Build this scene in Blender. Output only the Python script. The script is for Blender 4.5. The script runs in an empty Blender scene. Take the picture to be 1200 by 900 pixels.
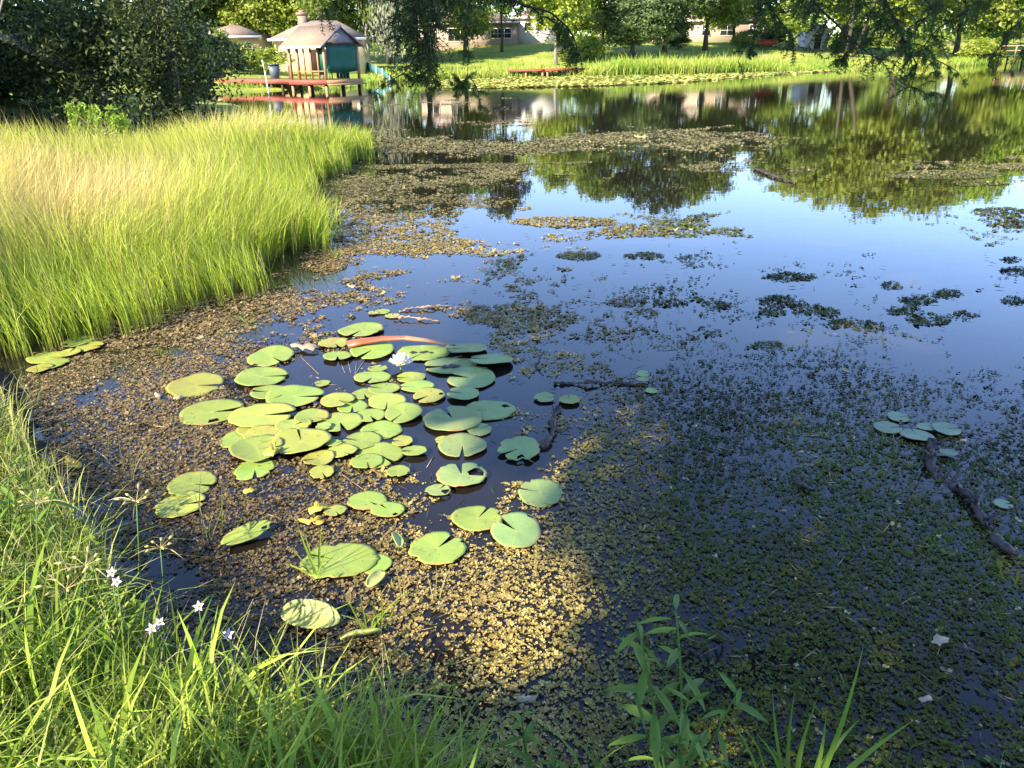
import bpy, math, random
import numpy as np
from mathutils import Vector, Matrix

# ------------------------------------------------------------------ camera, sky, sun, exposure
SC = bpy.context.scene
COL = SC.collection
RNG = np.random.default_rng(11)
random.seed(11)
CAM_H = 2.0
PITCH = math.radians(23.16)
ROLL = math.radians(0.86)
FPX = 900.0                                   # focal length in photo pixels (1200 x 900)
SUN_AZ = math.radians(47)                     # shadows run this far to the right of straight ahead
SUN_EL = math.radians(33)
EXPOSURE = 1.80

cam = bpy.data.cameras.new('camera')
cam.sensor_fit = 'HORIZONTAL'
cam.angle_x = 2 * math.atan(600 / FPX)
cam.clip_start = 0.05
cam.clip_end = 3000
camo = bpy.data.objects.new('camera', cam)
COL.objects.link(camo)
_fw = Vector((0, math.cos(PITCH), -math.sin(PITCH)))
_up = Vector((0, math.sin(PITCH), math.cos(PITCH)))
_rt = Vector((1, 0, 0))
RT = (_rt * math.cos(ROLL) - _up * math.sin(ROLL))
UP = (_up * math.cos(ROLL) + _rt * math.sin(ROLL))
FW = _fw
R3 = Matrix((RT, UP, -FW)).transposed()
camo.matrix_world = Matrix.Translation((0, 0, CAM_H)) @ R3.to_4x4()
SC.camera = camo

w = bpy.data.worlds.new('World')
SC.world = w
w.use_nodes = True
nt = w.node_tree
sky = nt.nodes.new('ShaderNodeTexSky')
sky.sky_type = 'NISHITA'
sky.sun_disc = False
sky.sun_elevation = SUN_EL
sky.sun_rotation = math.pi + SUN_AZ
sky.air_density = 1.1
sky.dust_density = 0.05
sky.altitude = 1200
sky.ozone_density = 4.0
tint = nt.nodes.new('ShaderNodeMixRGB'); tint.blend_type = 'MULTIPLY'; tint.inputs[0].default_value = 1
tint.inputs[2].default_value = (1.03, .97, 1.06, 1)              # white balance of the whole sky
nt.links.new(sky.outputs[0], tint.inputs[1]); nt.links.new(tint.outputs[0], nt.nodes['Background'].inputs[0])
nt.nodes['Background'].inputs[1].default_value = 0.138

sl = bpy.data.lights.new('sun', 'SUN')
sl.energy = 4.2
sl.angle = math.radians(0.5)
sl.color = (1.0, 0.88, 0.70)
so = bpy.data.objects.new('sun', sl)
COL.objects.link(so)
SUN = Vector((-math.sin(SUN_AZ) * math.cos(SUN_EL), -math.cos(SUN_AZ) * math.cos(SUN_EL), math.sin(SUN_EL)))
so.rotation_euler = SUN.to_track_quat('Z', 'Y').to_euler()
so.location = SUN * 60

SC.view_settings.view_transform = 'Standard'
SC.view_settings.look = 'None'
SC.view_settings.exposure = EXPOSURE
SC.view_settings.gamma = 1
SC.view_settings.use_curve_mapping = False
SC.render.engine = 'CYCLES'
SC.cycles.max_bounces = 6
SC.cycles.transparent_max_bounces = 8
SC.cycles.caustics_reflective = False
SC.cycles.caustics_refractive = False

# ------------------------------------------------------------------ photo pixel <-> place
rt_, up_, fw_ = np.array(RT), np.array(UP), np.array(FW)
CAM = np.array((0, 0, CAM_H))

def ray(px, py):
    d = rt_ * ((px - 600) / FPX) + up_ * (-(py - 450) / FPX) + fw_
    return d / np.linalg.norm(d)

def gp(px, py, z=0.0):
    """point at height z seen at photo pixel px, py"""
    d = ray(px, py)
    t = (z - CAM_H) / d[2]
    return CAM + d * t

def dp(px, py, Y):
    """point at distance Y ahead seen at photo pixel px, py"""
    d = ray(px, py)
    return CAM + d * (Y / d[1])

def to_px(P):
    v = P - CAM
    x = v @ rt_; y = v @ up_; z = np.maximum(v @ fw_, 1e-3)
    return 600 + FPX * x / z, 450 - FPX * y / z

def sun_drop(P):
    """where the shadow of P lands on the water"""
    s = np.array(SUN)
    return P - s * (P[:, 2:3] / s[2])

# ------------------------------------------------------------------ noise
_perm = RNG.random((256, 256))
def vnoise(x, y):
    xi = np.floor(x).astype(int); yi = np.floor(y).astype(int)
    fx = x - xi; fy = y - yi
    fx = fx * fx * (3 - 2 * fx); fy = fy * fy * (3 - 2 * fy)
    a = _perm[xi & 255, yi & 255]; b = _perm[(xi + 1) & 255, yi & 255]
    c = _perm[xi & 255, (yi + 1) & 255]; d = _perm[(xi + 1) & 255, (yi + 1) & 255]
    return (a * (1 - fx) + b * fx) * (1 - fy) + (c * (1 - fx) + d * fx) * fy
def fbm(x, y, o=3):
    s = 0; a = 1; t = 0
    for k in range(o):
        s = s + a * vnoise(x * 2 ** k + 17.3 * k, y * 2 ** k + 5.1 * k); t += a; a *= 0.5
    return s / t

def in_poly(x, y, poly):
    x = np.asarray(x); y = np.asarray(y)
    ins = np.zeros(x.shape, bool)
    n = len(poly)
    for i in range(n):
        x1, y1 = poly[i][:2]; x2, y2 = poly[(i + 1) % n][:2]
        c = ((y1 > y) != (y2 > y))
        with np.errstate(divide='ignore', invalid='ignore'):
            xx = (x2 - x1) * (y - y1) / ((y2 - y1) if y2 != y1 else 1e-9) + x1
        ins ^= c & (x < xx)
    return ins

def dist_poly(x, y, poly):
    d = np.full(np.shape(x), 1e9)
    n = len(poly)
    for i in range(n):
        x1, y1 = poly[i][:2]; x2, y2 = poly[(i + 1) % n][:2]
        ex, ey = x2 - x1, y2 - y1
        t = np.clip(((x - x1) * ex + (y - y1) * ey) / (ex * ex + ey * ey + 1e-12), 0, 1)
        d = np.minimum(d, np.hypot(x - x1 - t * ex, y - y1 - t * ey))
    return d

# ------------------------------------------------------------------ mesh helpers
def mesh_np(name, V, F, cols=None, smooth=False):
    """V (n,3); F list of (m,k) int arrays of equal k each"""
    me = bpy.data.meshes.new(name)
    V = np.ascontiguousarray(V, dtype=np.float32)
    if not isinstance(F, (list, tuple)): F = [F]
    F = [np.asarray(f, dtype=np.int32) for f in F if len(f)]
    me.vertices.add(len(V)); me.vertices.foreach_set('co', V.ravel())
    loops = np.concatenate([f.ravel() for f in F])
    sizes = np.concatenate([np.full(len(f), f.shape[1], np.int32) for f in F])
    starts = np.concatenate([[0], np.cumsum(sizes)[:-1]]).astype(np.int32)
    me.loops.add(len(loops)); me.loops.foreach_set('vertex_index', loops)
    me.polygons.add(len(sizes)); me.polygons.foreach_set('loop_start', starts)
    me.polygons.foreach_set('loop_total', sizes)
    if smooth: me.polygons.foreach_set('use_smooth', np.ones(len(sizes), bool))
    me.update(calc_edges=True)
    if cols is not None:
        a = me.color_attributes.new('Col', 'FLOAT_COLOR', 'POINT')
        c = np.ones((len(V), 4), np.float32); c[:, :3] = cols
        a.data.foreach_set('color', c.ravel())
    return me

def link(name, me, mat=None, parent=None):
    o = bpy.data.objects.new(name, me)
    COL.objects.link(o)
    if mat is not None and me is not None and len(me.materials) == 0: me.materials.append(mat)
    if parent is not None: o.parent = parent
    return o

def tag(o, label=None, cat=None, group=None, kind=None):
    if label: o['label'] = label
    if cat: o['category'] = cat
    if group: o['group'] = group
    if kind: o['kind'] = kind
    return o

def empty(name, loc=(0, 0, 0), rz=0.0, label=None, cat=None, group=None):
    o = bpy.data.objects.new(name, None)
    o.empty_display_size = 0.1
    COL.objects.link(o)
    o.location = loc; o.rotation_euler = (0, 0, rz)
    return tag(o, label, cat, group)

def copy_tree(o, parent=None):
    c = o.copy(); COL.objects.link(c); c.parent = parent
    for ch in list(o.children): copy_tree(ch, c)
    return c

class MB:
    """collects polygons for one mesh"""
    def __init__(s): s.v = []; s.f = {}; s.n = 0
    def add(s, V, F):
        V = np.asarray(V, float).reshape(-1, 3); s.v.append(V)
        for f in (F if isinstance(F, list) and len(F) and not np.isscalar(F[0]) else [F]):
            s.f.setdefault(len(f), []).append([i + s.n for i in f])
        s.n += len(V); return s
    def box(s, x0, x1, y0, y1, z0, z1):
        V = [(x, y, z) for z in (z0, z1) for y in (y0, y1) for x in (x0, x1)]
        return s.add(V, [(0, 2, 3, 1), (4, 5, 7, 6), (0, 1, 5, 4), (2, 6, 7, 3), (0, 4, 6, 2), (1, 3, 7, 5)])
    def bar(s, a, b, wd, ht):
        a = Vector(a); b = Vector(b); d = (b - a).normalized()
        u = d.cross(Vector((0, 0, 1)))
        if u.length < 1e-3: u = Vector((1, 0, 0))
        u.normalize(); v = u.cross(d).normalized()
        V = [p + u * (sx * wd / 2) + v * (sy * ht / 2) for p in (a, b) for sy in (-1, 1) for sx in (-1, 1)]
        return s.add([tuple(p) for p in V], [(0, 2, 3, 1), (4, 5, 7, 6), (0, 1, 5, 4), (2, 6, 7, 3), (0, 4, 6, 2), (1, 3, 7, 5)])
    def tube(s, pts, rad, n=8, wob=0.0, cap=True):
        pts = [np.array(p, float) for p in pts]
        base = s.n; V = []
        ref = None
        for i, p in enumerate(pts):
            t = pts[min(i + 1, len(pts) - 1)] - pts[max(i - 1, 0)]
            t = t / (np.linalg.norm(t) + 1e-9)
            if ref is None:
                ref = np.array((1, 0, 0)) if abs(t[0]) < 0.8 else np.array((0, 1, 0))
            u = ref - t * (ref @ t); u /= np.linalg.norm(u) + 1e-9; ref = u
            v = np.cross(t, u)
            for k in range(n):
                a = 2 * math.pi * k / n
                r = rad[i] * (1 + wob * (random.random() - .5))
                V.append(p + (u * math.cos(a) + v * math.sin(a)) * r)
        F = []
        for i in range(len(pts) - 1):
            for k in range(n):
                F.append((i * n + k, i * n + (k + 1) % n, (i + 1) * n + (k + 1) % n, (i + 1) * n + k))
        if cap:
            F.append(tuple(range(n))[::-1]); F.append(tuple((len(pts) - 1) * n + k for k in range(n)))
        return s.add(V, F)
    def mesh(s, name, smooth=False):
        return mesh_np(name, np.concatenate(s.v), [np.array(f) for f in s.f.values()], smooth=smooth)
    def build(s, name, mat, parent=None, smooth=False):
        return link(name, s.mesh(name, smooth), mat, parent)

def blades(base, h, lean_az, lean, wid, segs=3, droop=0.5, face=None, tipw=0.0):
    """grass blades: base (N,3) h lean_az lean wid arrays -> V, [quads, tris], param t per vertex, blade id"""
    N = len(base)
    if face is None: face = RNG.random(N) * 2 * np.pi
    ts = np.linspace(0, 1, segs + 1)
    rows = []; tt = []
    fx, fy = np.cos(face), np.sin(face)
    for t in ts:
        ang = lean * (t ** 1.3) * (1 + droop * t)
        s = h * t
        off = s * np.sin(np.clip(ang, 0, 2.2)); z = s * np.cos(np.clip(ang, 0, 2.2) * 0.9)
        cx = base[:, 0] + np.cos(lean_az) * off; cy = base[:, 1] + np.sin(lean_az) * off; cz = base[:, 2] + z
        if t < 1:
            wd = wid * (0.75 + 0.5 * t) * (1 - t ** 3 * 0.8) / 2
            rows.append(np.stack([cx - fx * wd, cy - fy * wd, cz], 1)); rows.append(np.stack([cx + fx * wd, cy + fy * wd, cz], 1))
            tt += [t, t]
        else:
            rows.append(np.stack([cx, cy, cz], 1)); tt.append(1.0)
    V = np.stack(rows, 1); m = V.shape[1]
    o = (np.arange(N) * m)[:, None]
    Q = []
    for i in range(segs - 1):
        Q.append(o + np.array([[2 * i, 2 * i + 1, 2 * i + 3, 2 * i + 2]]))
    Q = np.concatenate(Q) if Q else np.zeros((0, 4), int)
    T = o + np.array([[2 * (segs - 1), 2 * (segs - 1) + 1, 2 * segs]])
    return V.reshape(-1, 3), [Q, T], np.tile(np.array(tt), N), np.repeat(np.arange(N), m)

def leaves(C, L, W, dirs=None, up_bias=0.0, fold=0.15):
    """diamond leaves (two triangles, slightly folded) at C"""
    N = len(C)
    if dirs is None:
        dirs = RNG.normal(size=(N, 3)); dirs[:, 2] += up_bias
    d = dirs / (np.linalg.norm(dirs, axis=1, keepdims=True) + 1e-9)
    r = RNG.normal(size=(N, 3))
    s = np.cross(d, r); s /= np.linalg.norm(s, axis=1, keepdims=True) + 1e-9
    n = np.cross(d, s)
    L = np.broadcast_to(L, (N,))[:, None]; W = np.broadcast_to(W, (N,))[:, None]
    V = np.stack([C - d * L * .5, C + s * W * .5 + n * W * fold, C + d * L * .5, C - s * W * .5 + n * W * fold], 1)
    o = (np.arange(N) * 4)[:, None]
    return V.reshape(-1, 3), [np.concatenate([o + np.array([[0, 1, 2]]), o + np.array([[0, 2, 3]])])]

# ------------------------------------------------------------------ materials
MATS = {}
def new_mat(name):
    m = bpy.data.materials.new(name); m.use_nodes = True
    MATS[name] = m
    return m, m.node_tree, m.node_tree.nodes, m.node_tree.links, m.node_tree.nodes['Principled BSDF']

def ramp(n, stops):
    r = n.new('ShaderNodeValToRGB'); e = r.color_ramp.elements
    while len(e) < len(stops): e.new(0.5)
    for i, (p, c) in enumerate(stops):
        e[i].position = p; e[i].color = (c[0], c[1], c[2], 1)
    return r

def leaf_mat(name, stops, noise=0.6, trans=0.35, rough=0.5, spec=0.4, bright=0.25):
    m, t, n, l, b = new_mat(name)
    g = n.new('ShaderNodeNewGeometry')
    tc = n.new('ShaderNodeNewGeometry')
    nz = n.new('ShaderNodeTexNoise'); nz.inputs['Scale'].default_value = noise; nz.inputs['Detail'].default_value = 2
    l.new(tc.outputs['Position'], nz.inputs['Vector'])
    oi = n.new('ShaderNodeObjectInfo')
    mx = n.new('ShaderNodeMath'); mx.operation = 'MULTIPLY_ADD'; mx.inputs[1].default_value = 0.6
    l.new(g.outputs['Random Per Island'], mx.inputs[0])
    sb = n.new('ShaderNodeMath'); sb.operation = 'MULTIPLY_ADD'; sb.inputs[1].default_value = 1.2; sb.inputs[2].default_value = -0.4
    l.new(nz.outputs['Fac'], sb.inputs[0]); l.new(sb.outputs[0], mx.inputs[2])
    r = ramp(n, stops); l.new(mx.outputs[0], r.inputs[0])
    hs = n.new('ShaderNodeHueSaturation')
    mr = n.new('ShaderNodeMapRange'); mr.inputs['To Min'].default_value = 1 - bright; mr.inputs['To Max'].default_value = 1 + bright
    l.new(oi.outputs['Random'], mr.inputs['Value']); l.new(mr.outputs[0], hs.inputs['Value'])
    l.new(r.outputs[0], hs.inputs['Color'])
    l.new(hs.outputs[0], b.inputs['Base Color'])
    b.inputs['Roughness'].default_value = rough
    b.inputs['Specular IOR Level'].default_value = spec
    tr = n.new('ShaderNodeBsdfTranslucent'); l.new(hs.outputs[0], tr.inputs['Color'])
    ms = n.new('ShaderNodeMixShader'); ms.inputs[0].default_value = trans
    l.new(b.outputs[0], ms.inputs[1]); l.new(tr.outputs[0], ms.inputs[2])
    l.new(ms.outputs[0], n['Material Output'].inputs['Surface'])
    return m

def col_mat(name, trans=0.3, rough=0.55, spec=0.3, jitter=0.25):
    """colour from the Col attribute, per-island jitter"""
    m, t, n, l, b = new_mat(name)
    a = n.new('ShaderNodeAttribute'); a.attribute_name = 'Col'
    g = n.new('ShaderNodeNewGeometry')
    mr = n.new('ShaderNodeMapRange'); mr.inputs['To Min'].default_value = 1 - jitter; mr.inputs['To Max'].default_value = 1 + jitter
    l.new(g.outputs['Random Per Island'], mr.inputs['Value'])
    hs = n.new('ShaderNodeHueSaturation'); l.new(mr.outputs[0], hs.inputs['Value']); l.new(a.outputs['Color'], hs.inputs['Color'])
    l.new(hs.outputs[0], b.inputs['Base Color'])
    b.inputs['Roughness'].default_value = rough; b.inputs['Specular IOR Level'].default_value = spec
    if trans > 0:
        tr = n.new('ShaderNodeBsdfTranslucent'); l.new(hs.outputs[0], tr.inputs['Color'])
        ms = n.new('ShaderNodeMixShader'); ms.inputs[0].default_value = trans
        l.new(b.outputs[0], ms.inputs[1]); l.new(tr.outputs[0], ms.inputs[2])
        l.new(ms.outputs[0], n['Material Output'].inputs['Surface'])
    return m

def solid(name, c1, c2=None, scale=4.0, rough=0.7, bump=0.0, stretch=(1, 1, 1), spec=0.3, detail=4):
    m, t, n, l, b = new_mat(name)
    c2 = c2 or tuple(x * 0.7 for x in c1)
    tc = n.new('ShaderNodeTexCoord'); mp = n.new('ShaderNodeMapping'); mp.inputs['Scale'].default_value = stretch
    l.new(tc.outputs['Object'], mp.inputs[0])
    nz = n.new('ShaderNodeTexNoise'); nz.inputs['Scale'].default_value = scale; nz.inputs['Detail'].default_value = detail
    l.new(mp.outputs[0], nz.inputs['Vector'])
    r = ramp(n, [(0.3, c1), (0.7, c2)]); l.new(nz.outputs['Fac'], r.inputs[0])
    l.new(r.outputs[0], b.inputs['Base Color'])
    b.inputs['Roughness'].default_value = rough; b.inputs['Specular IOR Level'].default_value = spec
    if bump:
        bp = n.new('ShaderNodeBump'); bp.inputs['Strength'].default_value = bump; bp.inputs['Distance'].default_value = 0.02
        l.new(nz.outputs['Fac'], bp.inputs['Height']); l.new(bp.outputs[0], b.inputs['Normal'])
    return m

leaf_mat('leaf_bright', [(0.0, (.15, .20, .018)), (0.5, (.32, .40, .045)), (1.0, (.50, .54, .10))], noise=0.35)
leaf_mat('leaf_mid', [(0.0, (.07, .11, .018)), (0.5, (.18, .25, .035)), (1.0, (.33, .40, .07))], noise=0.35)
leaf_mat('leaf_dark', [(0.0, (.016, .036, .010)), (0.5, (.045, .085, .018)), (1.0, (.11, .17, .035))], noise=0.4)
leaf_mat('leaf_grey', [(0.0, (.08, .13, .045)), (0.5, (.17, .25, .09)), (1.0, (.30, .38, .15))], noise=0.4)
leaf_mat('leaf_oak', [(0.0, (.010, .018, .004)), (0.5, (.034, .052, .010)), (1.0, (.17, .20, .055))], noise=0.7, trans=0.2, rough=0.5, spec=0.2)  # lightest stop paints sunlit leaves among ones darkened as shaded
leaf_mat('leaf_cypress', [(0.0, (.022, .048, .008)), (0.5, (.06, .12, .018)), (1.0, (.14, .23, .035))], noise=1.5, trans=0.3)
leaf_mat('leaf_lime', [(0.0, (.16, .26, .02)), (0.5, (.28, .40, .04)), (1.0, (.42, .50, .08))], noise=1.0, trans=0.4)
leaf_mat('leaf_herb', [(0.0, (.06, .12, .018)), (0.5, (.15, .25, .03)), (1.0, (.24, .35, .05))], noise=3.0, trans=0.35)
leaf_mat('moss_grey', [(0.0, (.20, .20, .13)), (0.5, (.33, .33, .22)), (1.0, (.46, .45, .32))], noise=1.0, trans=0.3, rough=0.8, spec=0.1)
col_mat('grass', trans=0.35, rough=0.5)
col_mat('floating_weed', trans=0.2, rough=0.55, spec=0.15, jitter=0.35)
solid('bark', (.11, .085, .06), (.045, .034, .024), scale=5, rough=.9, bump=.6, stretch=(3, 3, .6))
solid('bark_pale', (.36, .30, .23), (.20, .16, .12), scale=6, rough=.85, bump=.4, stretch=(3, 3, .6))
solid('twig', (.055, .04, .028), (.03, .022, .016), scale=20, rough=.85)
solid('wet_wood', (.085, .06, .045), (.02, .016, .013), scale=14, rough=.55, bump=.8, spec=.5)
solid('dry_stick', (.42, .29, .19), (.16, .10, .065), scale=22, rough=.7, bump=.5)
solid('red_deck', (.36, .085, .05), (.24, .055, .035), scale=3, rough=.7)
solid('red_fascia', (.42, .11, .07), (.26, .06, .04), scale=2.5, rough=.7, stretch=(.5, 4, 4))
solid('warm_wood', (.50, .30, .15), (.36, .20, .10), scale=5, rough=.65, stretch=(4, 4, .5))
solid('dark_wood', (.10, .07, .05), (.045, .03, .022), scale=5, rough=.8, stretch=(4, 4, .5))
solid('roof_shingle', (.34, .24, .16), (.23, .16, .11), scale=6, rough=.9, bump=.4)
solid('roof_far', (.30, .23, .18), (.21, .155, .12), scale=3, rough=.9, bump=.3)
solid('gable_board', (.27, .245, .26), (.20, .18, .19), scale=3, rough=.7)
solid('green_tarp', (.008, .115, .07), (.006, .085, .055), scale=1.5, rough=.55)
solid('cream_wall', (.66, .50, .25), (.58, .43, .21), scale=2, rough=.85)
solid('brick_wall', (.48, .38, .30), (.38, .30, .23), scale=8, rough=.85)
solid('white_wall', (.80, .77, .71), (.70, .67, .61), scale=2, rough=.7)
solid('blue_roof', (.05, .13, .21), (.04, .10, .16), scale=3, rough=.6)
solid('white_trim', (.8, .78, .73), (.72, .70, .66), scale=3, rough=.6)
solid('chimney_brick', (.38, .25, .19), (.27, .17, .13), scale=9, rough=.9)
solid('grey_plastic', (.11, .125, .15), (.09, .10, .12), scale=2, rough=.45)
solid('teal_mesh', (.05, .20, .17), (.04, .16, .14), scale=4, rough=.6)
solid('interior_dark', (.05, .025, .018), (.02, .012, .01), scale=2, rough=.9)
solid('red_paint', (.55, .10, .05), (.42, .07, .04), scale=2, rough=.5)
solid('chair_green', (.10, .30, .14), (.07, .24, .11), scale=2, rough=.5)
solid('petiole', (.36, .11, .045), (.29, .085, .036), scale=3, rough=.4, bump=.15, stretch=(1, 8, 8), spec=.5)
solid('petiole_pale', (.50, .24, .11), (.44, .20, .09), scale=3, rough=.45, stretch=(1, 8, 8))
solid('petal_white', (.86, .85, .80), (.80, .79, .72), scale=8, rough=.5)
solid('petal_lilac', (.60, .50, .68), (.50, .40, .60), scale=12, rough=.5)
solid('stamen_yellow', (.75, .50, .05), (.62, .38, .03), scale=12, rough=.6)
solid('stem_green', (.10, .19, .035), (.07, .14, .025), scale=8, rough=.5)
solid('stem_straw', (.42, .38, .17), (.30, .28, .11), scale=8, rough=.6)
solid('seed_head', (.55, .46, .17), (.38, .30, .10), scale=20, rough=.7)
solid('leaf_yellow', (.72, .42, .04), (.62, .50, .10), scale=9, rough=.55)
solid('leaf_pale', (.55, .42, .27), (.40, .28, .16), scale=9, rough=.7)
m, t, n, l, b = new_mat('glass'); b.inputs['Base Color'].default_value = (.02, .025, .03, 1); b.inputs['Roughness'].default_value = .08

# water: dark, tannin-stained, mirror calm near the bank with a slight breeze further out
m, t, n, l, b = new_mat('water')
g = n.new('ShaderNodeNewGeometry')
b.inputs['Base Color'].default_value = (.014, .011, .008, 1)
b.inputs['Roughness'].default_value = 0.012
b.inputs['IOR'].default_value = 1.45
mp = n.new('ShaderNodeMapping'); mp.inputs['Scale'].default_value = (1.0, 1.6, 1); l.new(g.outputs['Position'], mp.inputs[0])
nz = n.new('ShaderNodeTexNoise'); nz.inputs['Scale'].default_value = 2.2; nz.inputs['Detail'].default_value = 3; l.new(mp.outputs[0], nz.inputs['Vector'])
nz2 = n.new('ShaderNodeTexNoise'); nz2.inputs['Scale'].default_value = 0.09; nz2.inputs['Detail'].default_value = 1; l.new(g.outputs['Position'], nz2.inputs['Vector'])
sx = n.new('ShaderNodeSeparateXYZ'); l.new(g.outputs['Position'], sx.inputs[0])
mr = n.new('ShaderNodeMapRange'); mr.inputs['From Min'].default_value = 12; mr.inputs['From Max'].default_value = 34
mr.inputs['To Min'].default_value = 0.010; mr.inputs['To Max'].default_value = 0.035; l.new(sx.outputs['Y'], mr.inputs['Value'])
ml = n.new('ShaderNodeMath'); ml.operation = 'MULTIPLY'; l.new(mr.outputs[0], ml.inputs[0]); l.new(nz2.outputs['Fac'], ml.inputs[1])
bp = n.new('ShaderNodeBump'); bp.inputs['Distance'].default_value = 0.1
l.new(ml.outputs[0], bp.inputs['Strength']); l.new(nz.outputs['Fac'], bp.inputs['Height']); l.new(bp.outputs[0], b.inputs['Normal'])

# lawn and mud
m, t, n, l, b = new_mat('ground')
g = n.new('ShaderNodeNewGeometry')
n1 = n.new('ShaderNodeTexNoise'); n1.inputs['Scale'].default_value = .18; n1.inputs['Detail'].default_value = 4; l.new(g.outputs['Position'], n1.inputs['Vector'])
n2 = n.new('ShaderNodeTexNoise'); n2.inputs['Scale'].default_value = 3; n2.inputs['Detail'].default_value = 5; l.new(g.outputs['Position'], n2.inputs['Vector'])
r1 = ramp(n, [(.3, (.20, .29, .04)), (.55, (.32, .36, .06)), (.75, (.46, .40, .15))]); l.new(n1.outputs['Fac'], r1.inputs[0])
r2 = ramp(n, [(.3, (.55, .55, .55)), (.7, (1.2, 1.2, 1.2))]); l.new(n2.outputs['Fac'], r2.inputs[0])
mu = n.new('ShaderNodeMixRGB'); mu.blend_type = 'MULTIPLY'; mu.inputs[0].default_value = 1; l.new(r1.outputs[0], mu.inputs[1]); l.new(r2.outputs[0], mu.inputs[2])
sx = n.new('ShaderNodeSeparateXYZ'); l.new(g.outputs['Position'], sx.inputs[0])
mr = n.new('ShaderNodeMapRange'); mr.inputs['From Min'].default_value = 24; mr.inputs['From Max'].default_value = 34; l.new(sx.outputs['Y'], mr.inputs['Value'])
mm = n.new('ShaderNodeMixRGB'); mm.inputs[1].default_value = (.035, .028, .018, 1); l.new(mr.outputs[0], mm.inputs[0]); l.new(mu.outputs[0], mm.inputs[2])
l.new(mm.outputs[0], b.inputs['Base Color']); b.inputs['Roughness'].default_value = .95; b.inputs['Specular IOR Level'].default_value = .1

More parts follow.
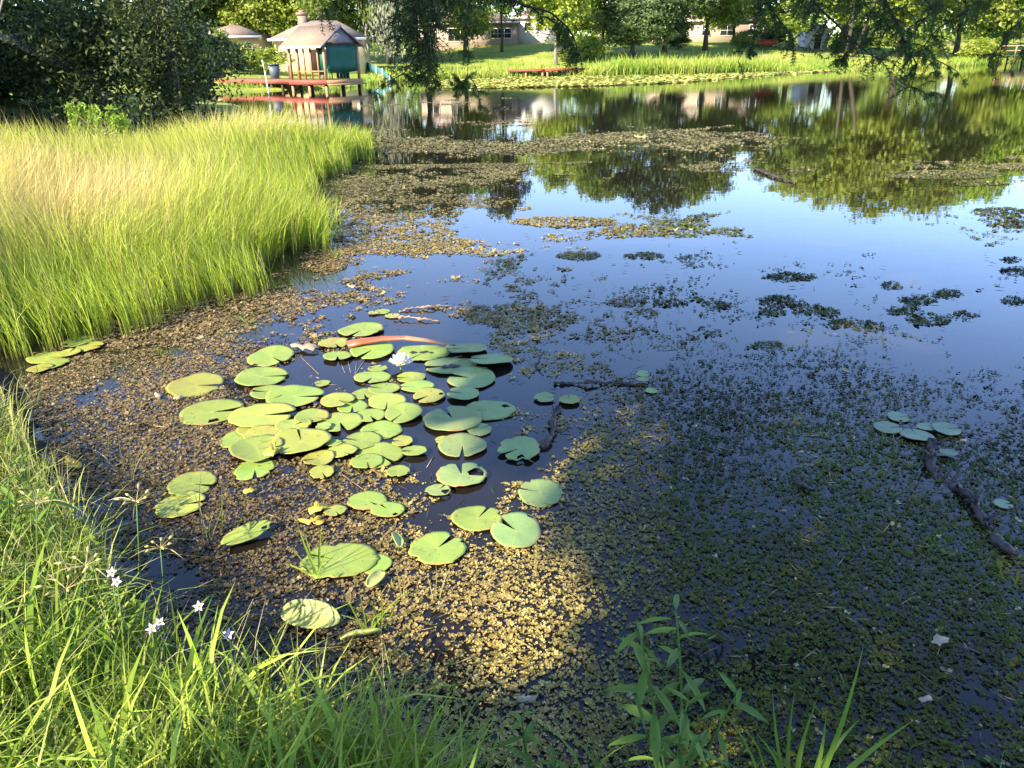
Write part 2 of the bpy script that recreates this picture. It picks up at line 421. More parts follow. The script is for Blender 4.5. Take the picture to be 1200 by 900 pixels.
# lily pad: radial veins, brown flecks, per-pad tint
def pad_mat(name, base, dry):
    m, t, n, l, b = new_mat(name)
    tc = n.new('ShaderNodeTexCoord'); oi = n.new('ShaderNodeObjectInfo')
    sp = n.new('ShaderNodeSeparateXYZ'); l.new(tc.outputs['Object'], sp.inputs[0])
    at = n.new('ShaderNodeMath'); at.operation = 'ARCTAN2'; l.new(sp.outputs['Y'], at.inputs[0]); l.new(sp.outputs['X'], at.inputs[1])
    fr = n.new('ShaderNodeMath'); fr.operation = 'MULTIPLY'; fr.inputs[1].default_value = 11; l.new(at.outputs[0], fr.inputs[0])
    cs = n.new('ShaderNodeMath'); cs.operation = 'COSINE'; l.new(fr.outputs[0], cs.inputs[0])
    pw = n.new('ShaderNodeMapRange'); pw.inputs['From Min'].default_value = .93; pw.inputs['To Max'].default_value = .22; l.new(cs.outputs[0], pw.inputs['Value'])
    ad = n.new('ShaderNodeVectorMath'); l.new(tc.outputs['Object'], ad.inputs[0])
    cr = n.new('ShaderNodeCombineXYZ'); m9 = n.new('ShaderNodeMath'); m9.operation = 'MULTIPLY'; m9.inputs[1].default_value = 40
    l.new(oi.outputs['Random'], m9.inputs[0]); l.new(m9.outputs[0], cr.inputs[0]); l.new(m9.outputs[0], cr.inputs[2]); l.new(cr.outputs[0], ad.inputs[1])
    nz = n.new('ShaderNodeTexNoise'); nz.inputs['Scale'].default_value = 6; nz.inputs['Detail'].default_value = 3; l.new(ad.outputs[0], nz.inputs['Vector'])
    nf = n.new('ShaderNodeTexNoise'); nf.inputs['Scale'].default_value = 45; nf.inputs['Detail'].default_value = 2; l.new(ad.outputs[0], nf.inputs['Vector'])
    r1 = ramp(n, [(.3, tuple(x * .86 for x in base)), (.62, base), (.75, dry)]); l.new(nz.outputs['Fac'], r1.inputs[0])
    vein = n.new('ShaderNodeMixRGB'); vein.inputs[2].default_value = (.42, .50, .16, 1); l.new(pw.outputs[0], vein.inputs[0]); l.new(r1.outputs[0], vein.inputs[1])
    fk = n.new('ShaderNodeMapRange'); fk.inputs['From Min'].default_value = .68; fk.inputs['From Max'].default_value = .72; l.new(nf.outputs['Fac'], fk.inputs['Value'])
    fm = n.new('ShaderNodeMixRGB'); fm.inputs[2].default_value = (.16, .10, .03, 1); l.new(fk.outputs[0], fm.inputs[0]); l.new(vein.outputs[0], fm.inputs[1])
    ca = n.new('ShaderNodeAttribute'); ca.attribute_name = 'Col'
    rm = n.new('ShaderNodeMath'); rm.operation = 'MULTIPLY_ADD'; rm.inputs[1].default_value = .55; l.new(nz.outputs['Fac'], rm.inputs[0]); l.new(ca.outputs['Fac'], rm.inputs[2])
    rk = n.new('ShaderNodeMapRange'); rk.inputs['From Min'].default_value = 1.22; rk.inputs['From Max'].default_value = 1.34; rk.inputs['To Max'].default_value = .8; l.new(rm.outputs[0], rk.inputs['Value'])
    fr2 = n.new('ShaderNodeMixRGB'); fr2.inputs[2].default_value = (.36, .20, .06, 1); l.new(rk.outputs[0], fr2.inputs[0]); l.new(fm.outputs[0], fr2.inputs[1])
    ck = n.new('ShaderNodeMapRange'); ck.inputs['From Min'].default_value = .10; ck.inputs['From Max'].default_value = .0; ck.inputs['To Max'].default_value = .7; l.new(ca.outputs['Fac'], ck.inputs['Value'])
    fr3 = n.new('ShaderNodeMixRGB'); fr3.inputs[2].default_value = (.42, .42, .14, 1); l.new(ck.outputs[0], fr3.inputs[0]); l.new(fr2.outputs[0], fr3.inputs[1])
    hs = n.new('ShaderNodeHueSaturation'); l.new(fr3.outputs[0], hs.inputs['Color'])
    mr = n.new('ShaderNodeMapRange'); mr.inputs['To Min'].default_value = .475; mr.inputs['To Max'].default_value = .51; l.new(oi.outputs['Random'], mr.inputs['Value']); l.new(mr.outputs[0], hs.inputs['Hue'])
    mv = n.new('ShaderNodeMapRange'); mv.inputs['To Min'].default_value = .85; mv.inputs['To Max'].default_value = 1.12; l.new(m9.outputs[0], mv.inputs['Value']); mv.inputs['From Max'].default_value = 40; l.new(mv.outputs[0], hs.inputs['Value'])
    l.new(hs.outputs[0], b.inputs['Base Color']); b.inputs['Roughness'].default_value = .5; b.inputs['Specular IOR Level'].default_value = .3
    bp = n.new('ShaderNodeBump'); bp.inputs['Strength'].default_value = .35; bp.inputs['Distance'].default_value = .006
    l.new(nz.outputs['Fac'], bp.inputs['Height']); l.new(bp.outputs[0], b.inputs['Normal'])
    return m
pad_mat('pad_green', (.235, .335, .06), (.33, .33, .065))
pad_mat('pad_yellow', (.31, .345, .06), (.40, .27, .055))
pad_mat('pad_shade_tint', (.235, .335, .10), (.29, .34, .10))  # green pad colour made bluer to paint in the shade
pad_mat('pad_dull', (.20, .26, .14), (.24, .26, .13))
M = MATS

# ------------------------------------------------------------------ ground, water
SHORE = [gp(560, 970), gp(545, 910), gp(450, 865), gp(300, 815), gp(200, 760), gp(160, 690), gp(125, 630), gp(70, 560), gp(45, 500), gp(25, 450)]
SHORE = [tuple(p[:2]) for p in SHORE] + [(-4.2, 5.7), (-5.0, 7.5), (-5.5, 10.0), (-6.2, 14), (-8.6, 21), (-9.6, 30), (-12.5, 38), (-18, 48), (-19, 55), (-12, 60)]
SHORE += [tuple(gp(px, py)[:2]) for px, py in ((440, 96), (520, 94), (600, 90.5), (700, 89.5), (800, 88), (880, 85.5), (960, 83), (1060, 81), (1130, 77), (1200, 73))]
SHORE += [(110, 105), (105, 60), (70, 20), (40, 4), (20, 0.2), (8, 0.9), (3, 1.35), (1.2, 1.5)]

def ground_z(x, y):
    d = dist_poly(x, y, SHORE); ins = in_poly(x, y, SHORE)
    near = np.clip(1 - (np.hypot(x, y) - 10) / 25, 0, 1)
    out_far = 0.06 + (0.072 + 0.038 * np.clip((x + 14) / 12, 0, 1)) * np.minimum(d, 30) + 0.02 * np.maximum(d - 30, 0)
    out_near = 0.05 + 0.34 * (1 - np.exp(-d * 0.9)) + 0.02 * np.minimum(d, 40)
    out = out_near * near + out_far * (1 - near) + 0.05 * (fbm(x * .5 + 40, y * .5 + 40) - .5)
    return np.where(ins, -0.12 - np.minimum(d, 3) * 0.35, out)

u = np.linspace(-1, 1, 300); gx = np.sinh(u * 5.6) / np.sinh(5.6) * 520
v = np.linspace(-0.55, 1, 330); gy = np.sinh(v * 5.6) / np.sinh(5.6) * 620 + 3
X, Y = np.meshgrid(gx, gy)
Z = ground_z(X.ravel(), Y.ravel())
nx, ny = len(gx), len(gy)
i = np.arange(nx * ny).reshape(ny, nx)
Q = np.stack([i[:-1, :-1], i[:-1, 1:], i[1:, 1:], i[1:, :-1]], -1).reshape(-1, 4)
o = link('ground', mesh_np('ground', np.stack([X.ravel(), Y.ravel(), Z], 1), Q, smooth=True), M['ground'])
tag(o, kind='structure')
o = MB().add([(-60, -6, 0), (150, -6, 0), (150, 170, 0), (-60, 170, 0)], [(0, 1, 2, 3)]).build('water', M['water'])
tag(o, kind='structure')

# ------------------------------------------------------------------ lily pads
PADS = []   # centre x, y, radius for keeping weed clear
def pad_mesh(r, seed, notch=0.0, torn=0.0, cup=0.0, hole=None):
    g = np.random.default_rng(seed)
    n = 44; half = g.uniform(.05, .16)
    a = notch + half + np.linspace(0, 2 * math.pi - 2 * half, n)
    ph = g.random(6) * 6.28
    rim = 1 + .018 * np.sin(3 * a + ph[0]) + .014 * np.sin(7 * a + ph[1]) + .008 * np.sin(13 * a + ph[2])
    if torn:
        for k in range(int(2 + torn * 3)):
            c = g.random() * 6.28; wd = g.uniform(.06, .22); dd = g.uniform(.15, .55) * torn
            rim -= dd * np.clip(1 - np.abs((a - notch - c + math.pi) % (2 * math.pi) - math.pi) / wd, 0, 1) ** .7
        rim += torn * .05 * g.normal(size=n)
    rim[0] *= .93; rim[-1] *= .93
    asp = 1 + .06 * g.normal()
    rings = [0.0, .28, .62, .88, 1.0]
    V = []
    wob = g.normal(size=4)
    for q in rings:
        for k in range(n):
            rr = r * q * rim[k]
            x = math.cos(a[k]) * rr * asp; y = math.sin(a[k]) * rr / asp
            z = cup * r * q ** 3 * (.5 + .5 * math.sin(a[k] * 2 + ph[3])) + .016 * r * q * (math.sin(3 * a[k] + ph[4]) + .6 * math.sin(5 * a[k] + ph[5])) - .02 * r * (1 - q)
            V.append((x, y, z))
    F = []
    for i in range(len(rings) - 1):
        for k in range(n - 1):
            if hole and i in hole[1] and hole[0] <= k < hole[0] + hole[2]: continue
            A, B, C, D = i * n + k, i * n + k + 1, (i + 1) * n + k + 1, (i + 1) * n + k
            F.append((A, B, C, D))
    V = np.array(V); nv = len(V)
    th = .002
    # thickness: underside and rim
    V2 = V - np.array((0, 0, th))
    F2 = [tuple(nv + j for j in f[::-1]) for f in F]
    rimf = []
    o = (len(rings) - 1) * n
    for k in range(n - 1):
        rimf.append((o + k, o + k + 1, nv + o + k + 1, nv + o + k))
    qq = np.tile(np.repeat(np.array(rings), n), 2)
    return mesh_np('lily_pad', np.concatenate([V, V2]), np.array(F + F2 + rimf), np.stack([qq] * 3, 1), smooth=True)

# px, py, half-width px, notch direction deg on the water (0 right, 90 away), flags
G1 = ('rounded yellow-green lily pad in the crowded raft of pads in full sun', 'lily pads in the sunlit raft')
G2 = ('blue-green lily pad in the shade along the edge of the raft', 'lily pads along the shaded edge of the raft')
G3 = ('narrow lily pad crowded against the foot of the tall marsh grass', 'lily pads at the foot of the marsh grass')
G4 = ('small pale lily pad in the cluster at the end of the sunken log', 'small pads beside the sunken log')
G5 = ('tiny lily pad by the two thin sticks beyond the orange stalk', 'tiny pads by the thin sticks')
G6 = ('tiny lily pad at the far tip of the thin dark branch', 'small pads beside the dark branch')
PL = [
 (230, 452, 31, 0, 'pad_yellow', .25, 'yellowing lily pad with brown specks, off alone beyond the raft'),
 (249, 484, 33, 8, 'pad_green', .05, 'large clean oval lily pad with a straight slit, beside the speckled yellowing pad'),
 (318, 419, 27, -45, 'pad_green', .1, 'round lily pad with its notch facing the bank, near the reddish rotten leaf'),
 (307, 443, 29, 0, 'pad_green', 0, 'smooth oval lily pad between the reddish leaf and the raft'),
 (316, 462, 20, 180, 'pad_green', 0, 'oval lily pad half hidden under the broad pad beside the open water'), (346, 467, 30, -8, 'pad_green', 0, 'broad smooth lily pad lying over the half-hidden oval pad'),
 (307, 490, 33, 0, 'pad_yellow', .1, 'two-lobed yellowish lily pad with a long open slit on the outer side of the raft'), (281, 515, 22, 8, 'pad_green', .05, 'green lily pad at the outer corner of the raft, its slit facing inwards'), (299, 503, 20, 170, 'pad_yellow', .1, 'yellowish lily pad squeezed under the two-lobed pad'),
 (309, 514, 21, -10, 'pad_yellow', .15, 'small yellowish lily pad between the corner pad and the raised-rim pad'), (345, 503, 19, 50, 'pad_yellow', .1, 'yellowish lily pad with a slit, just beyond the raised-rim pad'),
 (366, 493, 18, -30, 'pad_green', 0, 'bright green lily pad between the raised-rim pad and the heart-shaped middle pad'), (302, 531, 29, 5, 'pad_green', .1, 'broad green lily pad tucked under the outer side of the raised-rim pad'),
 (354, 523, 31, 110, 'pad_yellow', 0, 'broad lily pad with a raised dark rim, topmost in the crowded raft'),
 (299, 551, 23, -70, 'pad_green', .5, 'ragged lily pad with a torn bottom edge at the corner of the raft'),
 (374, 541, 18, 200, 'pad_yellow', .3, 'yellow lily pad peeping out bankwards from under the raised-rim pad'), (402, 533, 16, -50, 'pad_yellow', .35, 'ragged yellow lily pad between the raised-rim pad and the stacked green pads'), (392, 524, 9, 20, 'pad_green', .3, 'tiny scrap of lily pad in the gap beside the raised-rim pad'),
 (399, 497, 24, -70, 'pad_green', 0, 'large heart-shaped lily pad in the middle of the raft, notch towards the bank'), (434, 490, 17, -60, 'pad_green', 0, 'smaller heart-shaped lily pad beside the large heart-shaped one'), (396, 472, 19, -40, 'pad_yellow', .1, 'yellowish lily pad with brown marks on the flower side of the heart-shaped pads'),
 (413, 477, 17, -80, 'pad_green', 0, 'small green lily pad lying over the brown-marked yellowish pad'), (427, 463, 15, -70, 'pad_green', .1, 'small lily pad wedged between the brown-marked pad and the smooth round pad'), (450, 457, 17, 170, 'pad_green', 0, 'lily pad behind the smooth round pad with the flower close by'),
 (437, 444, 19, -105, 'pad_green', 0, 'smooth round lily pad just nearer the bank than the white flower, notch towards the bank'),
 (443, 434, 10, 60, 'pad_green', .4, 'small ragged lily pad lying beyond the smooth round pad next to the flower'), (454, 473, 21, -85, 'pad_yellow', .1, 'yellowish lily pad with an orange edge in the middle of the raft'), (473, 487, 22, -120, 'pad_green', 0, 'green kidney-shaped lily pad overlapping the orange-edged pad'),
 (447, 505, 22, 200, 'pad_green', .05, 'green lily pad under the top pad of the stacked pair'), (424, 518, 22, 165, 'pad_green', 0, 'clean lily pad with a curled notch on top of the stacked green pads'), (445, 535, 27, -45, 'pad_green', .1, 'broad lily pad below the stacked pads, partly over open water'),
 (430, 543, 18, -70, 'pad_green', .2, 'lily pad at the bankward bottom of the stacked green pads'), (380, 505, 9, 0, 'pad_green', .3, 'tiny green lily pad tip between the raised-rim pad and the middle pads'),
 (472, 520, 12, 180, 'pad_yellow', .2, 'little lily pad with a brown-edged rim in open water at the edge of the raft'),
 (486, 532, 13, 190, 'pad_green', .05, 'little heart-shaped lily pad in open water, its notch towards the raft'),
 (482, 443, 16, 185, 'pad_yellow', 0, 'yellowish lily pad touching the white flower on its shade side'), (489, 454, 17, 180, 'pad_green', 0, 'green lily pad with a blue-shaded half, one out from the flower'), (503, 465, 19, -135, 'pad_yellow', .1, 'yellow-tinged lily pad farthest from the raft on the flower side, notch towards the bank'),
 (424, 388, 25, -110, 'pad_green', .2, 'round lily pad just beyond the thick end of the orange stalk'),
 (392, 404, 17, -60, 'pad_yellow', .6, 'ragged bright yellow lily pad touching the thick end of the orange stalk'),
 (437, 412, 26, -120, 'pad_green', 0, 'lily pad tucked under the arch of the orange stalk'),
 (396, 420, 15, -80, 'pad_green', 0, 'small oval lily pad near the thick end of the orange stalk, thin stems beneath'),
 (496, 414, 27, -120, 'pad_green', .05, 'lily pad with dark droppings on it under the thin end of the stalk'),
 (546, 412, 23, 200, 'pad_shade_tint', .1, 'lily pad with a lifted brown edge beyond the tip of the orange stalk'),
 (528, 430, 27, 190, 'pad_shade_tint', .1, 'blue-green lily pad spattered with black droppings'),
 (575, 426, 23, 170, 'pad_shade_tint', .05, 'shaded lily pad with a brown dot beside the lifted brown-edged pad'), (552, 445, 28, 165, 'pad_shade_tint', 0, 'wide shaded lily pad just bankward of the pad with black droppings'), (543, 464, 18, 165, 'pad_shade_tint', 0, 'small shaded lily pad alone between the wide pad and the pair of large pads'),
 (531, 494, 32, 115, 'pad_shade_tint', .1, 'large lily pad half in sun with a deep open notch'), (573, 482, 27, 170, 'pad_shade_tint', .15, 'large shaded lily pad with a brown speck behind the half-lit pad'), (562, 505, 14, 40, 'pad_shade_tint', .2, 'small lily pad wedged between the half-lit pad and the heart-shaped one'),
 (542, 524, 27, -88, 'pad_shade_tint', 0, 'heart-shaped lily pad half in shade with its notch straight towards the bank'),
 (520, 518, 9, 200, 'pad_yellow', .2, 'small yellow lily pad edge showing from under the heart-shaped pad'),
 (541, 559, 28, 100, 'pad_shade_tint', .35, 'lily pad with an oval hole and a bitten rim'),
 (514, 578, 13, 60, 'pad_shade_tint', .35, 'small bitten lily pad beside the pad with an oval hole'),
 (609, 529, 25, 215, 'pad_shade_tint', .55, 'ragged shaded lily pad beside the foot of the mossy branch'),
 (633, 578, 27, 165, 'pad_shade_tint', .5, 'ragged lobed lily pad out in the golden weed at the edge of the shade'),
 (560, 609, 27, 65, 'pad_green', .35, 'split lily pad overlapped by the broad pad on the golden weed'),
 (605, 624, 31, 140, 'pad_shade_tint', .12, 'broad lily pad half lit and half shaded on the golden weed'),
 (513, 645, 31, 55, 'pad_green', .5, 'torn star-shaped lily pad lying on the golden weed'),
 (431, 590, 20, -40, 'pad_green', .3, 'bitten lily pad touching the small pad with a curled notch'),
 (455, 601, 17, 130, 'pad_green', 0, 'small round lily pad with a curled notch in the brown weed'),
 (467, 556, 13, 190, 'pad_green', .4, 'small ragged lily pad alone in the brown weed with a bent stem'),
 (440, 662, 18, 150, 'pad_green', .1, 'small round lily pad standing beside the big shredded pad'),
 (398, 658, 38, 160, 'pad_green', .5, 'big shredded lily pad with straight grass leaves growing against it'),
 (226, 569, 27, -10, 'pad_green', .15, 'round lily pad behind a sprig of pale grass'),
 (212, 594, 26, 10, 'pad_yellow', .3, 'limp crinkled lily pad below the sprig of pale grass'),
 (291, 632, 27, 50, 'pad_green', .45, 'twisted strip-like lily pad lying in the brown weed near the bank'),
 (393, 602, 12, -60, 'pad_green', .5, 'small torn scrap of lily pad beside the orange fallen leaf'),
 (378, 557, 14, -60, 'pad_yellow', .5, 'withered yellow lily pad below the crowded raft'),
 (378, 450, 9, 200, 'pad_green', .3, 'tiny half-sunk lily pad in the open water inside the raft'),
 (55, 420, 19, 0, 'pad_yellow', .1, G3), (64, 428, 16, 0, 'pad_green', .1, G3), (92, 402, 17, 180, 'pad_green', .1, G3), (106, 408, 14, 0, 'pad_yellow', .1, G3), (48, 434, 13, 0, 'pad_yellow', .2, G3), (82, 416, 12, 90, 'pad_yellow', .2, G3),
 (448, 366, 9, 0, 'pad_green', .4, G5), (460, 371, 8, 90, 'pad_yellow', .4, G5), (438, 368, 6, 90, 'pad_yellow', .4, G5),
 (638, 468, 12, 0, 'pad_shade_tint', .4, 'ragged small lily pad at the top of the mossy branch'), (667, 471, 12, 90, 'pad_green', .15, 'small whole lily pad by itself past the mossy branch'), (753, 441, 8, 0, 'pad_shade_tint', .3, G6), (753, 448, 7, 0, 'pad_shade_tint', .2, G6), (763, 459, 7, 0, 'pad_green', .1, G6),
 (1052, 490, 12, 0, 'pad_dull', .2, G4), (1040, 503, 15, 0, 'pad_dull', .1, G4), (1085, 503, 10, 0, 'pad_dull', .1, G4), (1074, 513, 16, 90, 'pad_dull', .1, G4), (1108, 506, 15, 0, 'pad_dull', .1, G4), (1110, 534, 9, 0, 'pad_dull', .2, 'tiny pale lily pad on its own beside the upper end of the sunken log'), (1175, 592, 10, 0, 'pad_dull', .2, 'tiny pale lily pad on its own past the middle of the sunken log'),
]
for k, (px, py, hw, nd, mat, torn, lab) in enumerate(PL):
    c = gp(px, py); r = abs(gp(px + hw, py)[0] - gp(px - hw, py)[0]) / 2 * 1.07
    top = 0.008 + 0.0025 * (k % 7)
    raised = 'raised' in str(lab)
    if raised: top += .012
    hole = (30, (1, 2), 7) if 'oval hole' in str(lab) else ((random.randrange(4, 36), (2,), 3) if k % 6 == 1 else ((random.randrange(4, 36), (3,), 2) if k % 4 == 2 else None))
    me = pad_mesh(r, 100 + k, math.radians(nd), torn, cup=.10 if raised else random.uniform(0, .05), hole=hole)
    o = link('lily_pad', me, M[mat]); o.location = (c[0], c[1], top)
    o.rotation_euler = (random.uniform(-.035, .035), random.uniform(-.035, .035), 0)
    if 'lifted' in str(lab): o.rotation_euler = (-.12, .02, 0); o.location.z += .02
    if 'twisted' in str(lab): o.scale = (1, .55, 1); o.rotation_euler = (.1, -.1, .6); o.location.z += .02
    if isinstance(lab, tuple): tag(o, lab[0], 'lily pad', lab[1])
    else: tag(o, lab, 'lily pad')
    PADS.append((c[0], c[1], r))
    if 'droppings on it' in str(lab) or 'spattered' in str(lab):
        for q in range(4):
            a = random.random() * 6.28; rr = r * random.uniform(.05, .45); s = r * random.uniform(.08, .2)
            x, y = math.cos(a) * rr, math.sin(a) * rr * .6
            V = [(math.cos(b) * s * random.uniform(.7, 1.3), math.sin(b) * s * random.uniform(.7, 1.3), .004) for b in np.linspace(0, 5.4, 7)] + [(0, 0, .004 + s * .35)]
            d_ = MB().add(V, [(i, (i + 1) % 7, 7) for i in range(7)]).build('dropping', M['wet_wood'], o); d_.location = (x, y, 0)

# curled-up pads standing out of the weed near the bank
def curl(px, py, hw, seed, label, tilt, rz, mat):
    c = gp(px, py); r = hw / FPX * np.linalg.norm(c - CAM)
    g = np.random.default_rng(seed); V = []; n = 14; m_ = 9
    for i in range(n):
        for j in range(m_):
            u_, v_ = i / (n - 1) * 2 - 1, j / (m_ - 1) * 2 - 1
            wdt = math.sqrt(max(0, 1 - u_ * u_ * .96)); a = v_ * .95
            V.append((u_ * r, math.sin(a) * r * .55 * wdt, (1 - math.cos(a)) * r * .5 * wdt + .02 * r * math.sin(5 * u_ + seed)))
    F = [(i * m_ + j, (i + 1) * m_ + j, (i + 1) * m_ + j + 1, i * m_ + j + 1) for i in range(n - 1) for j in range(m_ - 1)]
    o = link('curled_lily_pad', mesh_np('curled_lily_pad', V, np.array(F), smooth=True), M[mat])
    sm = o.modifiers.new('thickness', 'SOLIDIFY'); sm.thickness = .004
    o.location = (c[0], c[1], .035); o.rotation_euler = (tilt, 0, rz)
    tag(o, label, 'lily pad'); return o
curl(424, 752, 22, 3, 'small curled lily pad standing up between the bank grass and golden weed', -.6, .25, 'pad_yellow')
curl(365, 730, 34, 5, 'folded lily pad streaked by grass shadows at the edge of the bank', .5, -.25, 'pad_green')
curl(441, 686, 15, 8, 'narrow bent lily pad hanging below the small round pad', .35, 1.1, 'pad_green')
curl(466, 640, 14, 9, 'pointed yellow-green folded pad beside the torn star-shaped pad', .5, 1.9, 'pad_green')

# ------------------------------------------------------------------ floating weed (uncountable)
WX = np.arange(20) * 60 + 30
WR = [(100, '00000000000000000000'), (145, '00000002221110110000'), (160, '00000044443343200000'), (175, '00000055556666640001'), (195, '00000056653223220133'), (215, '00000066641111120012'),
 (235, '00000066630000010003'), (255, '00000067621233100014'), (275, '00000067622233100002'), (300, '00000065432222111001'), (325, '00000553332222111112'), (345, '00007754335432111111'),
 (365, '00077743556543222221'), (385, '00777543336543221221'), (405, '07777521134532222111'), (425, '07777431013423333212'), (445, '77776533223544444333'), (465, '77776433122566666544'),
 (490, '77776532112677777654'), (520, '77777532112777777776'), (550, '77777565214777777777'), (580, '77777765426777777777'), (610, '77777766547777777777'), (640, '77777777678777777777'),
 (680, '77777778889777777777'), (760, '77777778899777777777'), (900, '77777778888777777777')]
WY = np.array([r[0] for r in WR]); WG = np.array([[int(c) for c in r[1]] for r in WR], float) / 9
def weed_density(px, py):
    fx = np.clip((px - 30) / 60, 0, 18.999); ix = fx.astype(int); fx = fx - ix
    iy = np.clip(np.searchsorted(WY, py) - 1, 0, len(WY) - 2); fy = np.clip((py - WY[iy]) / (WY[iy + 1] - WY[iy]), 0, 1)
    return (WG[iy, ix] * (1 - fx) + WG[iy, ix + 1] * fx) * (1 - fy) + (WG[iy + 1, ix] * (1 - fx) + WG[iy + 1, ix + 1] * fx) * fy

# small dark rafts of weed out on the clear water
CLUMPS = [(925, 325, 30, 5), (915, 353, 26, 7), (945, 362, 18, 7), (905, 366, 14, 5), (965, 365, 16, 5), (985, 380, 20, 5), (1015, 382, 20, 5), (1045, 335, 12, 4), (1075, 352, 20, 6), (1110, 345, 18, 6), (1060, 364, 22, 6), (1090, 374, 26, 8), (1128, 370, 16, 5), (1190, 318, 16, 5), (1190, 352, 16, 6), (1185, 305, 12, 3), (785, 356, 20, 5), (840, 358, 18, 5), (755, 300, 22, 4), (900, 405, 18, 5), (735, 354, 22, 6), (660, 260, 60, 6), (750, 272, 40, 5), (680, 300, 26, 5), (1110, 205, 60, 5), (1170, 248, 30, 5), (1190, 195, 30, 4), (1150, 215, 30, 3)]
def weed(y0, y1, per_m2, size, nleaf, nscale, lift):
    xr = y1 * 0.78 + 1.0
    N = int(per_m2 * (y1 - y0) * 2 * xr)
    x = RNG.uniform(-xr, xr, N); y = RNG.uniform(y0, y1, N)
    P = np.stack([x, y, np.zeros(N)], 1)
    px, py = to_px(P)
    k = (px > -60) & (px < 1260) & (py < 960) & (py > 90)
    d = weed_density(px, py)
    for (ex, ey, ea, eb) in CLUMPS:
        q = np.clip(1.3 - np.hypot((px - ex) / ea, (py - ey) / eb), 0, 1)
        d = np.maximum(d, np.minimum(q * 2.2, 1.0))
    f = fbm(x * nscale + 3, y * nscale + 9, 4)
    f = np.argsort(np.argsort(f)) / len(f)
    f2 = fbm(x * nscale * 5, y * nscale * 5, 2); f2 = np.argsort(np.argsort(f2)) / len(f2)
    rnd = RNG.random(N)
    loose = np.clip((px - 620) / 120, 0, 1) * np.clip((760 - py) / 200, 0, 1) * np.clip((py - 280) / 60, 0, 1)
    wa, wb = .50 - .28 * loose, .25 - .12 * loose
    k &= (f * wa + f2 * wb + rnd * (1 - wa - wb)) < (0.05 + d * .86) * (d > .04) * (1 - .25 * loose)
    k &= in_poly(x, y, SHORE)
    ii = np.where(k)[0]
    x, y = x[ii], y[ii]
    ok = np.ones(len(x), bool)
    for (cx, cy, r) in PADS:
        ok &= ((x - cx) ** 2 + (y - cy) ** 2) > (r * .93) ** 2
    x, y = x[ok], y[ok]; px = px[ii][ok]; py = py[ii][ok]
    N = len(x)
    s = size * np.exp(RNG.normal(size=N) * .38) * .95
    a0 = RNG.random(N) * 6.28
    a = (a0[:, None] + np.arange(nleaf) * (6.283 / nleaf) + RNG.normal(size=(N, nleaf)) * .35).ravel()
    rr = np.repeat(s, nleaf); cx = np.repeat(x, nleaf); cy = np.repeat(y, nleaf)
    L = rr * RNG.uniform(.55, 1.1, N * nleaf); wd = L * RNG.uniform(.28, .58, N * nleaf)
    el = RNG.uniform(-.1, lift, N * nleaf)
    z0 = np.repeat(.003 + RNG.random(N) * size * .25, nleaf)
    dx, dy = np.cos(a), np.sin(a); ce, se = np.cos(el), np.sin(el)
    rl = RNG.normal(size=N * nleaf) * .5
    def pt(f, sd):
        z = np.maximum(z0 + f * L * se + sd * wd * np.sin(rl), .0015 + .0008 * RNG.random(N * nleaf))
        return np.stack([cx + dx * f * L * ce - dy * sd * wd, cy + dy * f * L * ce + dx * sd * wd, z], 1)
    V = np.stack([pt(0.05, 0), pt(.55, 1), pt(1.0, 0), pt(.55, -1)], 1).reshape(-1, 3)
    o = (np.arange(N * nleaf) * 4)[:, None]
    F = np.concatenate([o + np.array([[0, 1, 2]]), o + np.array([[0, 2, 3]])])
    # weed colour: brown left, golden by pads; right greener and darkened to paint its shade
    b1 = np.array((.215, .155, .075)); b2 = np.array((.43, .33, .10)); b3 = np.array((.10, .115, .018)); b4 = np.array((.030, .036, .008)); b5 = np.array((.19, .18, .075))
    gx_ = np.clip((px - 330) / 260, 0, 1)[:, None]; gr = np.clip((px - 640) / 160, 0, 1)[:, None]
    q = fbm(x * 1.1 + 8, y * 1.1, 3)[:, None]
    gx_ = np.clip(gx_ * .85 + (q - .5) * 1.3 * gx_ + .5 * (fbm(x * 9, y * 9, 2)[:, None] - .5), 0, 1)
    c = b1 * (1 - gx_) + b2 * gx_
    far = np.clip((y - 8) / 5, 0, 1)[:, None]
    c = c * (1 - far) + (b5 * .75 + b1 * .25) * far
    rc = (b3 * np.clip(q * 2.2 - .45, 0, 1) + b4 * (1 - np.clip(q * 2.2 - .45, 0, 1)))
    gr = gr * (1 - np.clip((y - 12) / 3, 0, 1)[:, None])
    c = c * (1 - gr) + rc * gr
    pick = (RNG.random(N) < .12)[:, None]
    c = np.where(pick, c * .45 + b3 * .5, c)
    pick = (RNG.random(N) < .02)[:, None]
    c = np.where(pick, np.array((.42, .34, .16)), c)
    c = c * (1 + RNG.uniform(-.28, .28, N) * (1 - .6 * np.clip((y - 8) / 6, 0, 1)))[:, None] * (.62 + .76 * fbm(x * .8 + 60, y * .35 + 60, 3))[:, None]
    return V, F, np.repeat(c, nleaf * 4, axis=0)

Vs, Fs, Cs = [], [], []; off = 0
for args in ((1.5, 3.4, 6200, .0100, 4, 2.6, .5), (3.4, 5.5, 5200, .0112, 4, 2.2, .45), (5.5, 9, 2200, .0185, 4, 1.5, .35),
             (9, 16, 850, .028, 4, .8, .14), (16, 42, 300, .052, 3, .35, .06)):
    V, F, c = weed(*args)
    Vs.append(V); Fs.append(F + off); Cs.append(c); off += len(V)
